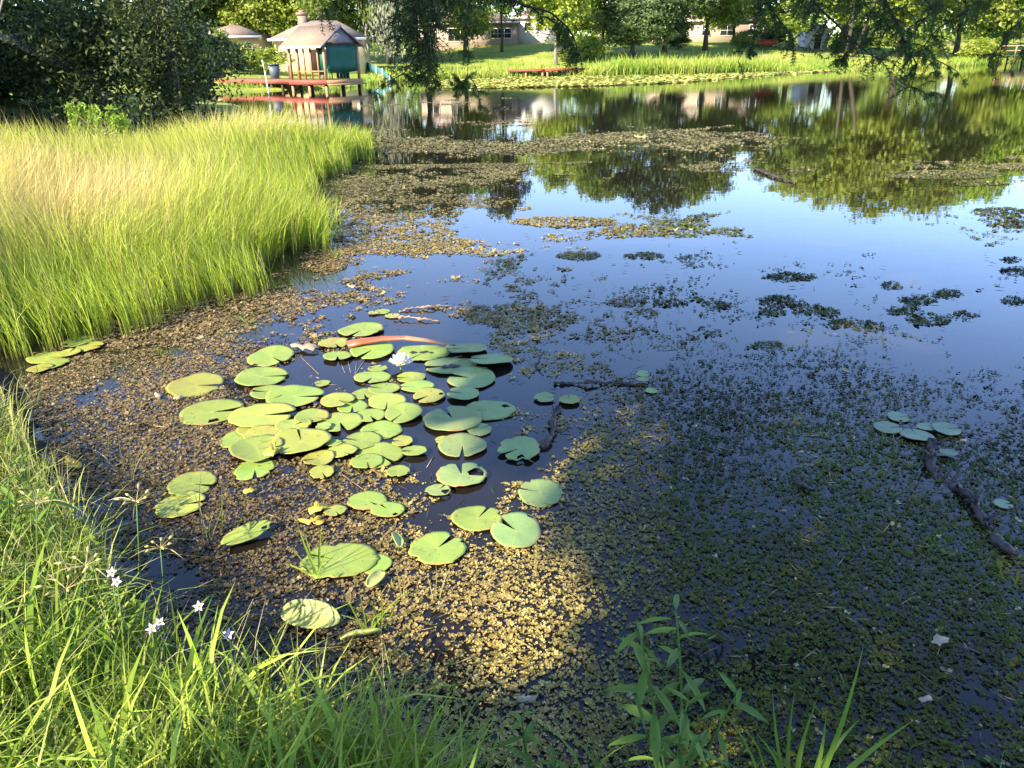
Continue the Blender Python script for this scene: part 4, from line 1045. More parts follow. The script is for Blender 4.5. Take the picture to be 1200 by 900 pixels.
# ------------------------------------------------------------------ cypress over the near bank: unseen crown shaped to cast the big shade, sprays hang into view
SHADE = [(560, 300), (545, 345), (530, 400), (524, 430), (528, 470), (538, 505), (548, 530), (610, 540), (690, 508), (760, 480), (770, 500), (700, 535), (640, 572), (650, 640), (680, 700), (690, 760), (655, 805), (600, 840), (575, 900), (560, 1000), (1500, 1000), (1500, 300), (900, 285), (700, 290)]
SH_W = [tuple(gp(*p)[:2]) for p in SHADE]
def cypress():
    g = np.random.default_rng(5)
    e = empty('bald_cypress', (-3.6, -5.2, .4), 0, 'bald cypress on the near bank with feathery branches hanging over the water', 'tree')
    mb = MB()
    mb.tube([(0, 0, -.6), (0, 0, .5), (0, 0, 3), (.1, .1, 7), (.2, .2, 11), (.2, .2, 14)], [.75, .5, .38, .3, .2, .08], 12, .08)
    mb.build('trunk', M['bark'], e, True)
    base = np.array((-3.6, -5.2, .4))
    N = 150000
    P = np.stack([g.uniform(-16, 10, N), g.uniform(-10, 3.0, N), g.uniform(4.2, 13, N)], 1)
    sh = sun_drop(P)
    jx = (fbm(sh[:, 0] * 3.5 + 5, sh[:, 1] * 3.5) - .5) * .9; jy = (fbm(sh[:, 0] * 3.5 + 50, sh[:, 1] * 3.5 + 9) - .5) * .9
    k = in_poly(sh[:, 0] + jx, sh[:, 1] + jy, SH_W)  # only leaves whose shadow lands inside the wanted shade outline stay
    # stay clear of the ray from the eye (nothing in front of the lens) and let a few flecks through
    k &= ~((P[:, 1] > .6) & (P[:, 2] < 5))
    fl = fbm(sh[:, 0] * 1.3 + 70, sh[:, 1] * 1.3 + 2, 3)
    k &= fl < .70
    P = P[k]
    P = P[:34000]
    V, F = leaves(P - base, .20 * g.uniform(.7, 1.3, len(P)), .13 * g.uniform(.7, 1.2, len(P)))
    link('crown', mesh_np('crown', V, F), M['leaf_cypress'], e)
    for q in range(9):
        b = MB(); a = g.uniform(-2.2, 1.0); z = g.uniform(4.5, 10); L = g.uniform(4, 7)
        b.tube([(0, 0, z), (math.cos(a) * L * .5, math.sin(a) * L * .5 + 1, z + .5), (math.cos(a) * L, math.sin(a) * L + 1.5, z + .2)], [.12, .07, .02], 6); b.build('limb', M['bark'], e, True)
    # hanging sprays: (px,py) start above the frame -> end, distance
    twigs = []   # (points, radius)
    leafC, leafD = [], []
    def spray(path_px, Y, r0, dens, side=.16, leafy=True):
        pts = [dp(px, py, Y + dy) for px, py, dy in path_px]
        # resample
        pts = np.array(pts); sg = np.r_[0, np.cumsum(np.linalg.norm(np.diff(pts, axis=0), axis=1))]
        n = max(6, int(sg[-1] / .05)); s = np.linspace(0, sg[-1], n)
        c = np.stack([np.interp(s, sg, pts[:, i]) for i in range(3)], 1) + np.cumsum(g.normal(size=(n, 3)) * .004, 0)
        twigs.append((c, np.linspace(r0, r0 * .3, n)))
        for i in range(1, n):
            for q in range(g.poisson(dens * 2.4)):
                p = c[i]; t = c[i] - c[i - 1]; t /= np.linalg.norm(t)
                d = g.normal(size=3); d[2] -= .55; d -= t * (d @ t) * .4; d /= np.linalg.norm(d)
                L = side * g.uniform(.5, 1.3)
                m_ = 8; sub = [p]
                for j in range(m_):
                    d = d + np.array((0, 0, -.10)) + g.normal(size=3) * .09; d /= np.linalg.norm(d); sub.append(sub[-1] + d * L / m_)
                sub = np.array(sub); twigs.append((sub, np.linspace(.0028, .001, m_ + 1)))
                if leafy:
                    for j in range(1, m_ + 1):
                        for z in range(9):
                            dd = np.cross(d, g.normal(size=3)); dd /= np.linalg.norm(dd) + 1e-6; dd = dd + d * .6
                            cc = sub[j] * (1 - g.random() * .2) + sub[j - 1] * 0 if False else sub[j] + dd * .008
                            leafC.append(cc); leafD.append(dd)
    Y = 4.2
    # left hanging mass
    spray([(470, -130, 0), (482, -40, 0), (490, 20, 0), (492, 62, 0), (496, 92, .05)], Y, .008, 2.6, .18)
    spray([(505, -130, .1), (500, -30, .1), (512, 25, .1), (505, 70, .1)], Y, .007, 2.6, .18)
    spray([(440, -120, .2), (462, -30, .2), (470, 20, .2), (478, 50, .2)], Y, .006, 2.0, .15)
    spray([(520, -90, 0), (520, -10, 0), (512, 30, 0)], Y, .006, 2.2, .16)
    spray([(492, 62, 0), (470, 92, 0), (445, 100, 0), (432, 118, 0)], Y, .004, .5, .06)
    spray([(496, 62, 0), (507, 80, 0), (512, 100, 0)], Y, .004, .9, .07)
    spray([(540, -60, .1), (546, 20, .1), (550, 62, .1), (551, 90, .1), (545, 106, .1)], Y, .004, .35, .07, True)
    spray([(551, 92, .1), (560, 108, .1), (562, 134, .1)], Y, .003, 1.1, .05)
    spray([(551, 92, .1), (540, 100, .1), (536, 108, .1)], Y, .003, .9, .05)
    spray([(420, -60, .3), (400, -8, .3), (380, 8, .3)], Y, .005, 1.2, .12)
    # arching bough to the right of it
    spray([(540, -70, .4), (575, -8, .4), (610, 12, .4), (645, 22, .4), (668, 38, .4), (676, 56, .4)], Y, .011, 1.3, .11)
    spray([(640, 20, .4), (660, 34, .4), (672, 52, .4), (678, 64, .4)], Y, .005, 2.6, .10)
    spray([(560, -60, .4), (556, -5, .4), (545, 22, .4)], Y, .006, 2.0, .14)
    spray([(600, -80, .4), (610, -20, .4), (625, 0, .4)], Y, .006, 1.4, .12)
    # right boughs
    spray([(880, -120, 0), (930, -20, 0), (960, 14, 0), (985, 40, 0), (1008, 58, 0), (1030, 66, 0)], Y, .010, 1.9, .16)
    spray([(1010, -140, .1), (1030, -40, .1), (1052, 14, .1), (1072, 52, .1), (1082, 76, .1), (1078, 100, .1)], Y, .010, 2.0, .15)
    spray([(1240, -140, .2), (1190, -40, .2), (1150, 8, .2), (1110, 40, .2), (1092, 60, .2)], Y, .010, 1.7, .16)
    spray([(1075, 60, .1), (1100, 72, .1), (1118, 78, .1), (1126, 90, .1)], Y, .004, 1.0, .06)
    spray([(1075, 58, .1), (1092, 76, .1), (1090, 104, .1)], Y, .004, 1.0, .07)
    spray([(985, 42, 0), (990, 62, 0), (982, 82, 0)], Y, .003, .9, .06)
    spray([(900, -80, .1), (893, -10, .1), (888, 30, .1), (874, 58, .1), (866, 74, .1)], Y, .005, 1.0, .09)
    spray([(888, 30, .1), (884, 55, .1), (886, 70, .1)], Y, .003, .8, .06)
    spray([(860, -90, .1), (880, -20, .1), (910, 10, .1), (930, 38, .1), (940, 55, .1)], Y, .007, 1.9, .13)
    spray([(1240, -60, .3), (1205, 10, .3), (1180, 42, .3), (1162, 72, .3)], Y, .007, 1.1, .12)
    spray([(1260, -20, .3), (1225, 30, .3), (1200, 62, .3), (1188, 82, .3)], Y, .006, .9, .10)
    spray([(960, -120, .2), (980, -30, .2), (1010, 5, .2), (1040, 30, .2)], Y, .007, 2.0, .14)
    spray([(1120, -120, .2), (1120, -30, .2), (1100, 10, .2), (1060, 40, .2)], Y, .007, 2.0, .14)
    # upper bough the sprays hang from
    twigs.append((np.array([base + (0, .2, 5.2), (-2.2, -1.6, 5.2), (-.6, 2.2, 4.4), (.8, 4.4, 3.6)]), np.array([.10, .07, .05, .02])))
    twigs.append((np.array([base + (0, .2, 5.8), (-1.0, -2.0, 5.8), (1.2, 1.6, 4.6), (2.4, 4.3, 3.3)]), np.array([.10, .07, .05, .02])))
    for px, y_ in ((480, 4.2), (560, 4.5), (900, 4.2), (1040, 4.3), (1200, 4.4)):
        p = dp(px, -110, y_); q = np.array((.8, 4.4, 3.6)) if px < 700 else np.array((2.4, 4.3, 3.3))
        twigs.append((np.array([q, (p + q) / 2 + (0, 0, .12), p]), np.array([.02, .014, .009])))
    mb = MB()
    for c, r in twigs: mb.tube(c - base, r, 4, 0, cap=False)
    mb.build('branch', M['twig'], e)
    C = np.array(leafC); D = np.array(leafD)
    V, F = leaves(C - base, .024 * g.uniform(.6, 1.4, len(C)), .0034, D)
    link('hanging_foliage', mesh_np('hanging_foliage', V, F), M['leaf_cypress'], e)
    print('cypress', len(P), len(C), len(twigs))
cypress()

# ------------------------------------------------------------------ houses
def house(name, label, px0, px1, Y, depth, wall_h, roof_h, mats, rot=0.0, base=None, hip=True, windows=(), over=.5, cat='house', gable_front=False):
    """front wall spans px0..px1 at distance Y"""
    a = dp(px0, 50, Y); b = dp(px1, 50, Y); W = b[0] - a[0]; cx = (a[0] + b[0]) / 2
    gz = base if base is not None else float(ground_z(np.array([cx]), np.array([Y]))[0])
    e = empty(name, (cx, Y, gz), rot, label, cat)
    w2 = W / 2
    MB().box(-w2, w2, 0, depth, -1.0, wall_h).build('wall', M[mats[0]], e)
    o_ = over; z0 = wall_h + .01; z1 = wall_h + roof_h
    r = MB()
    if hip:
        k = min(depth / 2, w2) * .9
        V = [(-w2 - o_, -o_, z0), (w2 + o_, -o_, z0), (w2 + o_, depth + o_, z0), (-w2 - o_, depth + o_, z0), (-w2 + k, depth / 2, z1), (w2 - k, depth / 2, z1)]
        r.add(V, [(0, 1, 5, 4), (2, 3, 4, 5), (1, 2, 5), (3, 0, 4), (3, 2, 1, 0)])
    elif gable_front:
        V = [(-w2 - o_, -o_, z0), (w2 + o_, -o_, z0), (w2 + o_, depth + o_, z0), (-w2 - o_, depth + o_, z0), (0, -o_, z1), (0, depth + o_, z1)]
        r.add(V, [(0, 4, 5, 3), (4, 1, 2, 5), (0, 1, 4), (2, 3, 5), (3, 2, 1, 0)])
    else:
        V = [(-w2 - o_, -o_, z0), (w2 + o_, -o_, z0), (w2 + o_, depth + o_, z0), (-w2 - o_, depth + o_, z0), (-w2 - o_, depth / 2, z1), (w2 + o_, depth / 2, z1)]
        r.add(V, [(0, 1, 5, 4), (2, 3, 4, 5), (1, 2, 5), (3, 0, 4), (3, 2, 1, 0)])
    r.build('roof', M[mats[1]], e)
    t = MB(); t.box(-w2 - o_, w2 + o_, -o_ - .05, -o_ - .004, z0 - .16, z0 + .06); t.build('fascia', M['white_trim'], e)
    for (fx, z, ww, hh, kind) in windows:
        x = -w2 + fx * W
        if kind == 'door':
            d = MB().box(x - ww / 2, x + ww / 2, -.05, -.004, 0, hh).build('door', M['interior_dark'], e)
            continue
        f = MB()
        for s in ((x - ww / 2 - .08, x - ww / 2, z, z + hh), (x + ww / 2, x + ww / 2 + .08, z, z + hh)): f.box(s[0], s[1], -.07, -.004, s[2], s[3])
        f.box(x - ww / 2 - .08, x + ww / 2 + .08, -.07, -.004, z - .09, z - .001); f.box(x - ww / 2 - .08, x + ww / 2 + .08, -.07, -.004, z + hh + .001, z + hh + .09)
        nm = max(1, int(round(ww / .9)))
        for q in range(1, nm): f.box(x - ww / 2 + q * ww / nm - .03, x - ww / 2 + q * ww / nm + .03, -.06, -.004, z + .001, z + hh - .001)
        f.box(x - ww / 2 + .001, x + ww / 2 - .001, -.055, -.004, z + hh / 2 - .025, z + hh / 2 + .025)
        wo = f.build('window', M['white_trim'], e)
        MB().box(x - ww / 2, x + ww / 2, -.02, -.003, z, z + hh).build('pane', M['glass'], wo)
    return e
house('cream_house', 'cream house with a brown hip roof behind the round hedge', 232, 302, 88, 8, 2.9, 1.3, ('cream_wall', 'roof_far'), rot=.1, base=1.3,
      windows=((.60, 1.0, .7, 1.3, 'w'), (.82, 1.2, .8, 1.1, 'w')))
h2 = house('garden_house', 'cream house with a brick chimney behind the gazebo', 322, 424, 80, 6, 3.0, 1.7, ('cream_wall', 'roof_far'), rot=0.05, windows=((.47, 0, 1.5, 2.1, 'door'), (.62, 0, 1.2, 2.1, 'door')))
# chimney and the round white dish
ch = MB(); ch.box(-2.2, -1.4, 2.6, 3.4, 3.8, 5.2); ch.box(-2.3, -1.3, 2.5, 3.5, 5.2, 5.4); ch.box(-2.05, -1.55, 2.75, 3.25, 5.4, 5.6); ch.build('chimney', M['chimney_brick'], h2)
d = MB(); a = np.linspace(0, 2 * np.pi, 17)[:-1]
d.add([(3.45 + .3 * math.cos(t), -.06, 1.7 + .3 * math.sin(t)) for t in a] + [(3.45 + .22 * math.cos(t), -.12, 1.7 + .22 * math.sin(t)) for t in a] + [(3.45, -.12, 1.7)], [(i, (i + 1) % 16, 16 + (i + 1) % 16, 16 + i) for i in range(16)] + [(16 + i, 16 + (i + 1) % 16, 32) for i in range(16)])
d.build('wall_lamp', M['white_trim'], h2)
house('blue_roofed_house', 'blue-roofed house behind the cream house with the hip roof', 250, 285, 112, 8, 3.2, 2.4, ('white_wall', 'blue_roof'), hip=False)
house('brick_house', 'pinkish brick house with wide windows behind the far lawn', 490, 606, 112, 9, 3.0, 1.6, ('brick_wall', 'roof_far'), windows=((.40, .8, 2.4, 1.5, 'w'), (.84, 1.1, 2.6, 1.1, 'w'), (.12, .9, 1.6, 1.3, 'w')))
house('white_house', 'white house with a gabled front beside the brick house', 604, 655, 116, 8, 3.3, 1.6, ('white_wall', 'roof_far'), windows=((.3, 1.7, 1.0, .9, 'w'), (.55, 1.7, .8, .9, 'w')), gable_front=True, over=.3)
house('lake_house', 'tan house with dark windows half hidden by trees', 770, 905, 128, 9, 3.0, 1.8, ('brick_wall', 'roof_far'), windows=((.18, .9, 2.4, 1.5, 'w'), (.42, .9, 1.2, 1.5, 'w'), (.6, .9, 2.0, 1.4, 'w'), (.85, .9, 2.0, 1.4, 'w')))
house('white_shed', 'small white shed among the trees on the far lawn', 946, 970, 120, 4, 2.6, .9, ('white_wall', 'roof_far'), windows=((.5, .2, .9, 1.9, 'door'),), gable_front=True, over=.2, cat='shed')

# twin trunks past the shed: extra stems that can be told apart
for px, lab in ((993, 'upright trunk of a pair under the bright tree'), (1001, 'leaning trunk of a pair under the bright tree')):
    P = dp(px, 50, 106); gz = float(ground_z(np.array([P[0]]), np.array([106.]))[0])
    mb = MB(); mb.tube([(0, 0, -.3), (.2 if px == 993 else 1.0, 0, 3), (.3 if px == 993 else 2.0, 0, 7)], [.28, .22, .14], 8, .1)
    o = mb.build('tree_trunk', M['bark'], None, True); o.location = (P[0], 106, gz); tag(o, lab, 'tree trunk')

# red kayak leaning on its side
P = dp(898, 46, 116); gz = float(ground_z(np.array([P[0]]), np.array([116.]))[0])
V = []; n = 13
for i in range(n):
    u_ = i / (n - 1) * 2 - 1; wd = .42 * math.sqrt(max(0, 1 - u_ ** 2)) + .02
    for k in range(8):
        a = k / 8 * 2 * math.pi; V.append((u_ * 1.9, math.cos(a) * wd, .45 + math.sin(a) * wd * 1.0 + .12 * u_ * u_))
F = [(i * 8 + k, i * 8 + (k + 1) % 8, (i + 1) * 8 + (k + 1) % 8, (i + 1) * 8 + k) for i in range(n - 1) for k in range(8)]
e = empty('kayak', (P[0], 116, gz + .1), .15, 'red kayak lying on the far lawn', 'kayak')
link('hull', mesh_np('hull', V, np.array(F), smooth=True), M['red_paint'], e)
MB().box(-.6, .6, -.2, .2, .84, .885).build('cockpit', M['interior_dark'], e)

# ------------------------------------------------------------------ gazebo on its red deck, walkway, pole, bin, fence
GC = dp(383, 100, 53.5)                       # near corner of the platform
GA = math.radians(34)
gz_ = empty('gazebo', (GC[0], 53.5, 0), -GA, 'timber gazebo with brown gabled roof and green tarp on a red deck over the water', 'gazebo')
# local: -x runs along the long side to the left, +y goes back
Lg, Wg, ZD = 3.2, 3.0, .70
PT = 2.80                                      # post top
MB().box(-Lg - .15, .15, -.15, Wg + .15, ZD - .05, ZD).build('deck', M['red_deck'], gz_)
MB().box(-Lg - .15, .16, -.21, -.154, ZD - .30, ZD - .002).build('fascia', M['red_fascia'], gz_)
MB().box(.154, .21, -.15, Wg + .15, ZD - .30, ZD - .002).build('fascia', M['warm_wood'], gz_)
MB().box(.20, .55, -.1, Wg + .1, .36, .46).build('step', M['warm_wood'], gz_)
for x, y in ((-.02, .0), (-Lg, .0), (-.02, Wg), (-Lg, Wg), (-Lg / 2, .0), (-Lg / 2, Wg), (-.02, Wg / 2)):
    MB().box(x - .08, x + .08, y - .08, y + .08, -1.2, ZD - .06).build('piling', M['warm_wood' if y == 0 else 'dark_wood'], gz_)
for x, y in ((.03, -.02), (-Lg, -.02), (-Lg + .75, -.02), (.03, Wg), (-Lg, Wg)):
    MB().box(x - .07, x + .07, y - .07, y + .07, ZD + .001, PT).build('post', M['warm_wood'], gz_)
for f in (.42, .62, .82): 
    x = -Lg + Lg * f; MB().box(x - .045, x + .045, -.06, .03, ZD + .001, PT - .01).build('stud', M['warm_wood'], gz_)
MB().box(-Lg + .83, -.05, -.055, .025, ZD + .48, ZD + .56).build('rail', M['warm_wood'], gz_)
MB().box(-Lg - .05, .1, -.10, .07, PT + .001, PT + .14).build('beam', M['white_trim'], gz_)
MB().box(-.02, .14, .08, Wg - .08, PT + .001, PT + .14).build('beam', M['dark_wood'], gz_)
# tarp on the gable end, with slight sag
V = []; n = 9
for i in range(n):
    for j in range(6):
        V.append((.12 + .05 * math.sin(i * 1.3) * (1 - j / 5) + .02 * math.sin(j * 2), .12 + (Wg - .25) * i / (n - 1), ZD + .52 + (PT - ZD - .55) * j / 5 - (.10 * math.sin(i / (n - 1) * math.pi) if j == 0 else 0)))
o = link('tarp', mesh_np('tarp', V, np.array([(i * 6 + j, (i + 1) * 6 + j, (i + 1) * 6 + j + 1, i * 6 + j + 1) for i in range(n - 1) for j in range(5)]), smooth=True), M['green_tarp'], gz_)
o.modifiers.new('thickness', 'SOLIDIFY').thickness = .015
MB().box(-.75, -.1, .10, .13, ZD + .3, PT - .05).build('tarp', M['green_tarp'], gz_)
MB().box(-Lg + 1.2, -.9, Wg - .1, Wg - .04, ZD + .02, PT - .1).build('back_screen', M['interior_dark'], gz_)
# roof: ridge along the long side
ov = .42; zr = PT + .06; rh = 1.08
def slab(V, th, name, mat):
    V = np.array(V, float); n = len(V); nrm = np.cross(V[1] - V[0], V[2] - V[0]); nrm /= np.linalg.norm(nrm)
    if nrm[2] < 0: nrm = -nrm
    mb = MB(); mb.add(np.concatenate([V + nrm * th, V]), [tuple(range(n)), tuple(range(2 * n - 1, n - 1, -1))] + [(i, i + n, (i + 1) % n + n, (i + 1) % n) for i in range(n)])
    return mb.build(name, M[mat], gz_)
cy = Wg / 2
slab([(-Lg - ov, -ov, zr - .18), (ov * .6, -ov, zr - .18), (ov * .6, cy, zr + rh), (-Lg - ov, cy, zr + rh)], .07, 'roof', 'roof_shingle')
slab([(ov * .6, Wg + ov, zr - .18), (-Lg - ov, Wg + ov, zr - .18), (-Lg - ov, cy, zr + rh), (ov * .6, cy, zr + rh)], .07, 'roof', 'roof_shingle')
MB().add([(.10, -.2, zr), (.10, Wg + .2, zr), (.10, cy, zr + rh - .06), (.04, -.2, zr), (.04, Wg + .2, zr), (.04, cy, zr + rh - .06)], [(0, 1, 2), (5, 4, 3), (0, 3, 4, 1), (1, 4, 5, 2), (2, 5, 3, 0)]).build('gable', M['gable_board'], gz_)
mb = MB(); mb.bar((.27, -ov, zr - .2), (.27, cy, zr + rh - .02), .04, .14); mb.bar((.27, cy, zr + rh - .02), (.27, Wg + ov, zr - .2), .04, .14); mb.build('bargeboard', M['gable_board'], gz_)
mb = MB(); mb.box(-Lg - ov, ov * .6, -ov - .03, -ov, zr - .26, zr - .13); mb.build('eave_board', M['white_trim'], gz_)
for k in range(9):
    x = -Lg - .2 + k * .42; MB().bar((x, -ov + .02, zr - .24), (x, .1, zr - .02), .05, .09).build('rafter', M['warm_wood'], gz_)

dk = empty('dock_walkway', (GC[0], 53.5, 0), -GA, 'long red dock walkway running from the gazebo back to the bank', 'dock')
MB().box(-12.5, -Lg - .16, .9, 2.9, ZD - .06, ZD - .01).build('deck', M['red_deck'], dk)
MB().box(-12.5, -Lg - .16, .84, .895, ZD - .30, ZD - .012).build('fascia', M['red_fascia'], dk)
for x in np.arange(-12.3, -Lg - .4, 1.15):
    MB().box(x - .07, x + .07, .93, 1.07, -1.2, ZD - .07).build('piling', M['dark_wood'], dk)
    MB().box(x - .07, x + .07, 2.6, 2.74, -1.2, ZD - .07).build('piling', M['dark_wood'], dk)
MB().tube([(-12.6, .7, -1), (-12.62, .7, 1.9)], [.15, .13], 8).build('mooring_post', M['dark_wood'], dk)
MB().tube([(-7.0, 3.2, -1), (-7.0, 3.2, 1.55)], [.12, .11], 8).build('mooring_post', M['dark_wood'], dk)
# chairs inside the gazebo
def chair(x, y, rz, label):
    e = empty('garden_chair', tuple(gz_.matrix_basis @ Vector((x, y, ZD + .005))), rz - GA, label, 'chair')
    MB().box(-.26, .26, -.25, .25, .38, .43).build('seat', M['chair_green'], e)
    MB().add([(-.26, .24, .43), (.26, .24, .43), (.26, .42, .95), (-.26, .42, .95), (-.26, .28, .43), (.26, .28, .43), (.26, .46, .95), (-.26, .46, .95)], [(0, 1, 2, 3), (7, 6, 5, 4), (0, 4, 5, 1), (2, 6, 7, 3), (1, 5, 6, 2), (0, 3, 7, 4)]).build('backrest', M['chair_green'], e)
    for sx in (-.23, .23):
        for sy in (-.22, .22): MB().box(sx - .03, sx + .03, sy - .03, sy + .03, 0, .379).build('leg', M['chair_green'], e)
chair(-1.1, 1.2, .4, 'green garden chair behind the railing of the gazebo')
chair(-.45, 2.1, 1.3, 'green garden chair under the green tarp of the gazebo')
# white pole in the water
P = gp(316, 116); e = MB(); e.tube([(0, 0, -.8), (0, 0, 1.45)], [.04, .035], 8); e.tube([(0, 0, 1.45), (-.04, 0, 1.95)], [.035, .03], 8)
o = e.build('mooring_pole', M['white_trim'], None, True); o.location = (P[0], P[1], 0); o.rotation_euler = (0, -.05, 0); tag(o, 'thin white pole standing in the water in front of the dock', 'pole')
# wheelie bin
P = dp(322, 88, 62); gz = float(ground_z(np.array([P[0]]), np.array([62.]))[0]); gz = max(gz, .1)
e = empty('wheelie_bin', (P[0], 62, gz), .3, 'grey wheeled rubbish bin on the lawn behind the dock', 'bin')
e.scale = (1.25, 1.25, 1.25)
MB().add([(-.24, -.28, .06), (.24, -.28, .06), (.24, .28, .06), (-.24, .28, .06), (-.3, -.36, .95), (.3, -.36, .95), (.3, .34, .95), (-.3, .34, .95)], [(3, 2, 1, 0), (4, 5, 6, 7), (0, 1, 5, 4), (1, 2, 6, 5), (2, 3, 7, 6), (3, 0, 4, 7)]).build('body', M['grey_plastic'], e)
MB().box(-.32, .32, -.4, .36, .951, 1.03).build('lid', M['grey_plastic'], e)
for sx in (-.27, .27):
    MB().tube([(sx - .03, .26, .1), (sx + .03, .26, .1)], [.1, .1], 10).build('wheel', M['dark_wood'], e)
# teal mesh fence running down into the water
A = dp(427, 70, 84); B = dp(457, 97, 72)
fe = empty('mesh_fence', (0, 0, 0), 0, 'low teal mesh fence with white posts running down to the water', 'fence')
for k in range(5):
    p = A + (B - A) * k / 4; z = max(float(ground_z(np.array([p[0]]), np.array([p[1]]))[0]), -.3)
    MB().tube([(p[0], p[1], z - .4), (p[0], p[1], z + .95)], [.04, .04], 8).build('post', M['white_trim'], fe)
    if k < 4:
        q = A + (B - A) * (k + 1) / 4; zq = max(float(ground_z(np.array([q[0]]), np.array([q[1]]))[0]), -.3)
        MB().add([(p[0], p[1] + .02, z + .05), (q[0], q[1] + .02, zq + .05), (q[0], q[1] + .02, zq + .85), (p[0], p[1] + .02, z + .85)], [(0, 1, 2, 3)]).build('mesh_panel', M['teal_mesh'], fe).modifiers.new('t', 'SOLIDIFY').thickness = .02
# red V-shaped dock on the far shore
P = dp(640, 80, 82.0)
e = empty('red_dock', (P[0], 82, .1), 0, 'low red V-shaped dock among pads on the far shore', 'dock')
def plat(x0, y0, x1, y1, wd, zt):
    d = np.array((x1 - x0, y1 - y0)); L = np.hypot(*d); d = d / L; nn = np.array((-d[1], d[0])) * wd / 2
    c = [np.array((x0, y0)) - nn, np.array((x1, y1)) - nn, np.array((x1, y1)) + nn, np.array((x0, y0)) + nn]
    V = [(p[0], p[1], zt) for p in c] + [(p[0], p[1], zt - .07) for p in c]
    MB().add(V, [(0, 1, 2, 3), (7, 6, 5, 4), (0, 4, 5, 1), (1, 5, 6, 2), (2, 6, 7, 3), (3, 7, 4, 0)]).build('deck', M['red_deck'], e)
    f = MB(); f.bar((c[0][0], c[0][1] - .03, zt - .11), (c[1][0], c[1][1] - .03, zt - .11), .04, .2); f.build('fascia', M['red_fascia'], e)
    for t in (.08, .5, .92):
        for s in (.12, .88):
            p = (c[0] * (1 - t) + c[1] * t) * (1 - s) + (c[3] * (1 - t) + c[2] * t) * s
            MB().box(p[0] - .09, p[0] + .09, p[1] - .09, p[1] + .09, -.8, zt - .075).build('piling', M['warm_wood'], e)
plat(-3.6, 1.6, .2, -.4, 1.6, .62)
plat(-.6, -.9, 3.9, 1.6, 1.7, .66)
# wooden pier with rail on the right
P = dp(1168, 56, 112); e = empty('wooden_pier', (P[0], 112, 0), -.1, 'brown wooden pier with a railing at the end of the far shore', 'pier')
MB().box(0, 12, -1, 1, 1.0, 1.1).build('deck', M['dark_wood'], e)
for k in range(7):
    for y in (-.9, .9):
        MB().box(k * 2 - .08 + .1, k * 2 + .08 + .1, y - .08, y + .08, -.8, .999).build('piling', M['dark_wood'], e)
    MB().box(k * 2 + .02, k * 2 + .18, -.98, -.84, 1.101, 2.2).build('post', M['warm_wood'], e)
MB().box(0, 12.2, -1.0, -.82, 2.201, 2.32).build('rail', M['warm_wood'], e)
MB().box(0, 12.2, -.95, -.87, 1.62, 1.72).build('rail', M['warm_wood'], e)

# ------------------------------------------------------------------ flower, stalk, sticks, fallen leaves
c = gp(470, 433); fl = empty('water_lily_flower', (c[0], c[1], .03), 0, 'white water lily blossom floating among the pads', 'flower')
pm = []
V = []
for i in range(6):
    t = i / 5; wd = .016 * math.sin(math.pi * (t * .86 + .1)) ** .8 * 1.25
    for j in (-1, 0, 1): V.append((t * .075, j * wd, .006 * abs(j) + .012 * t * t))
pm = mesh_np('petal', V, np.array([(i * 3 + j, (i + 1) * 3 + j, (i + 1) * 3 + j + 1, i * 3 + j + 1) for i in range(5) for j in range(2)]), smooth=True)
pm.materials.append(M['petal_white'])
for ring, (cnt, el, sc_) in enumerate(((9, .25, 1.0), (8, .6, .95), (7, .95, .85), (5, 1.2, .7))):
    for k in range(cnt):
        o = link('petal', pm, None, fl); o.rotation_euler = (random.uniform(-.15, .15), -el + random.uniform(-.1, .1), k / cnt * 6.283 + ring * .4); o.scale = (sc_ * 1.25, sc_ * 1.7, sc_ * 1.25); o.location = (0, 0, .004 * ring)
mb = MB()
for k in range(16):
    a = k / 16 * 6.28; mb.tube([(math.cos(a) * .004, math.sin(a) * .004, .01), (math.cos(a) * .012, math.sin(a) * .012, .04)], [.0018, .001], 4)
mb.build('stamen', M['stamen_yellow'], fl)
mb = MB(); mb.tube([(0, 0, -.3), (0, 0, .006)], [.004, .006], 6); mb.build('stalk', M['stem_green'], fl)

# arched orange palm stalk
p = [gp(407, 405, .03), gp(425, 401, .04), gp(450, 397.5, .06), gp(475, 396.5, .075), gp(498, 399, .06), gp(515, 402, .035), gp(524, 404, .015), gp(541, 406, -.01)]
V = []; rad = [(.052, .034), (.046, .03), (.033, .024), (.028, .02), (.024, .016), (.018, .011), (.010, .007), (.004, .003)]
pp = [np.array(q) for q in p]
mb = MB()
n = 12
for i, q in enumerate(pp):
    t = pp[min(i + 1, 7)] - pp[max(i - 1, 0)]; t /= np.linalg.norm(t); s_ = np.cross(t, (0, 0, 1)); s_ /= np.linalg.norm(s_); u_ = np.cross(s_, t)
    for k in range(n):
        a = 2 * math.pi * k / n
        V.append(q + s_ * math.cos(a) * rad[i][0] + u_ * (math.sin(a) * rad[i][1] if math.sin(a) > 0 else math.sin(a) * rad[i][1] * .45))
F = [(i * n + k, i * n + (k + 1) % n, (i + 1) * n + (k + 1) % n, (i + 1) * n + k) for i in range(7) for k in range(n)]
base_ = np.array(V).mean(0); base_[2] = 0
e = empty('palm_stalk', tuple(base_), 0, 'arched orange-brown palm stalk lying across the lily pads', 'stalk')
mb.add(np.array(V[:4 * n]) - base_, [f for f in F if max(f) < 4 * n] + [tuple(range(n))[::-1]]).build('sheath', M['petiole'], e, True)
mb = MB(); mb.add(np.array(V[3 * n:]) - base_, [tuple(j - 3 * n for j in f) for f in F if min(f) >= 3 * n]); mb.build('tapered_tip', M['petiole_pale'], e, True)

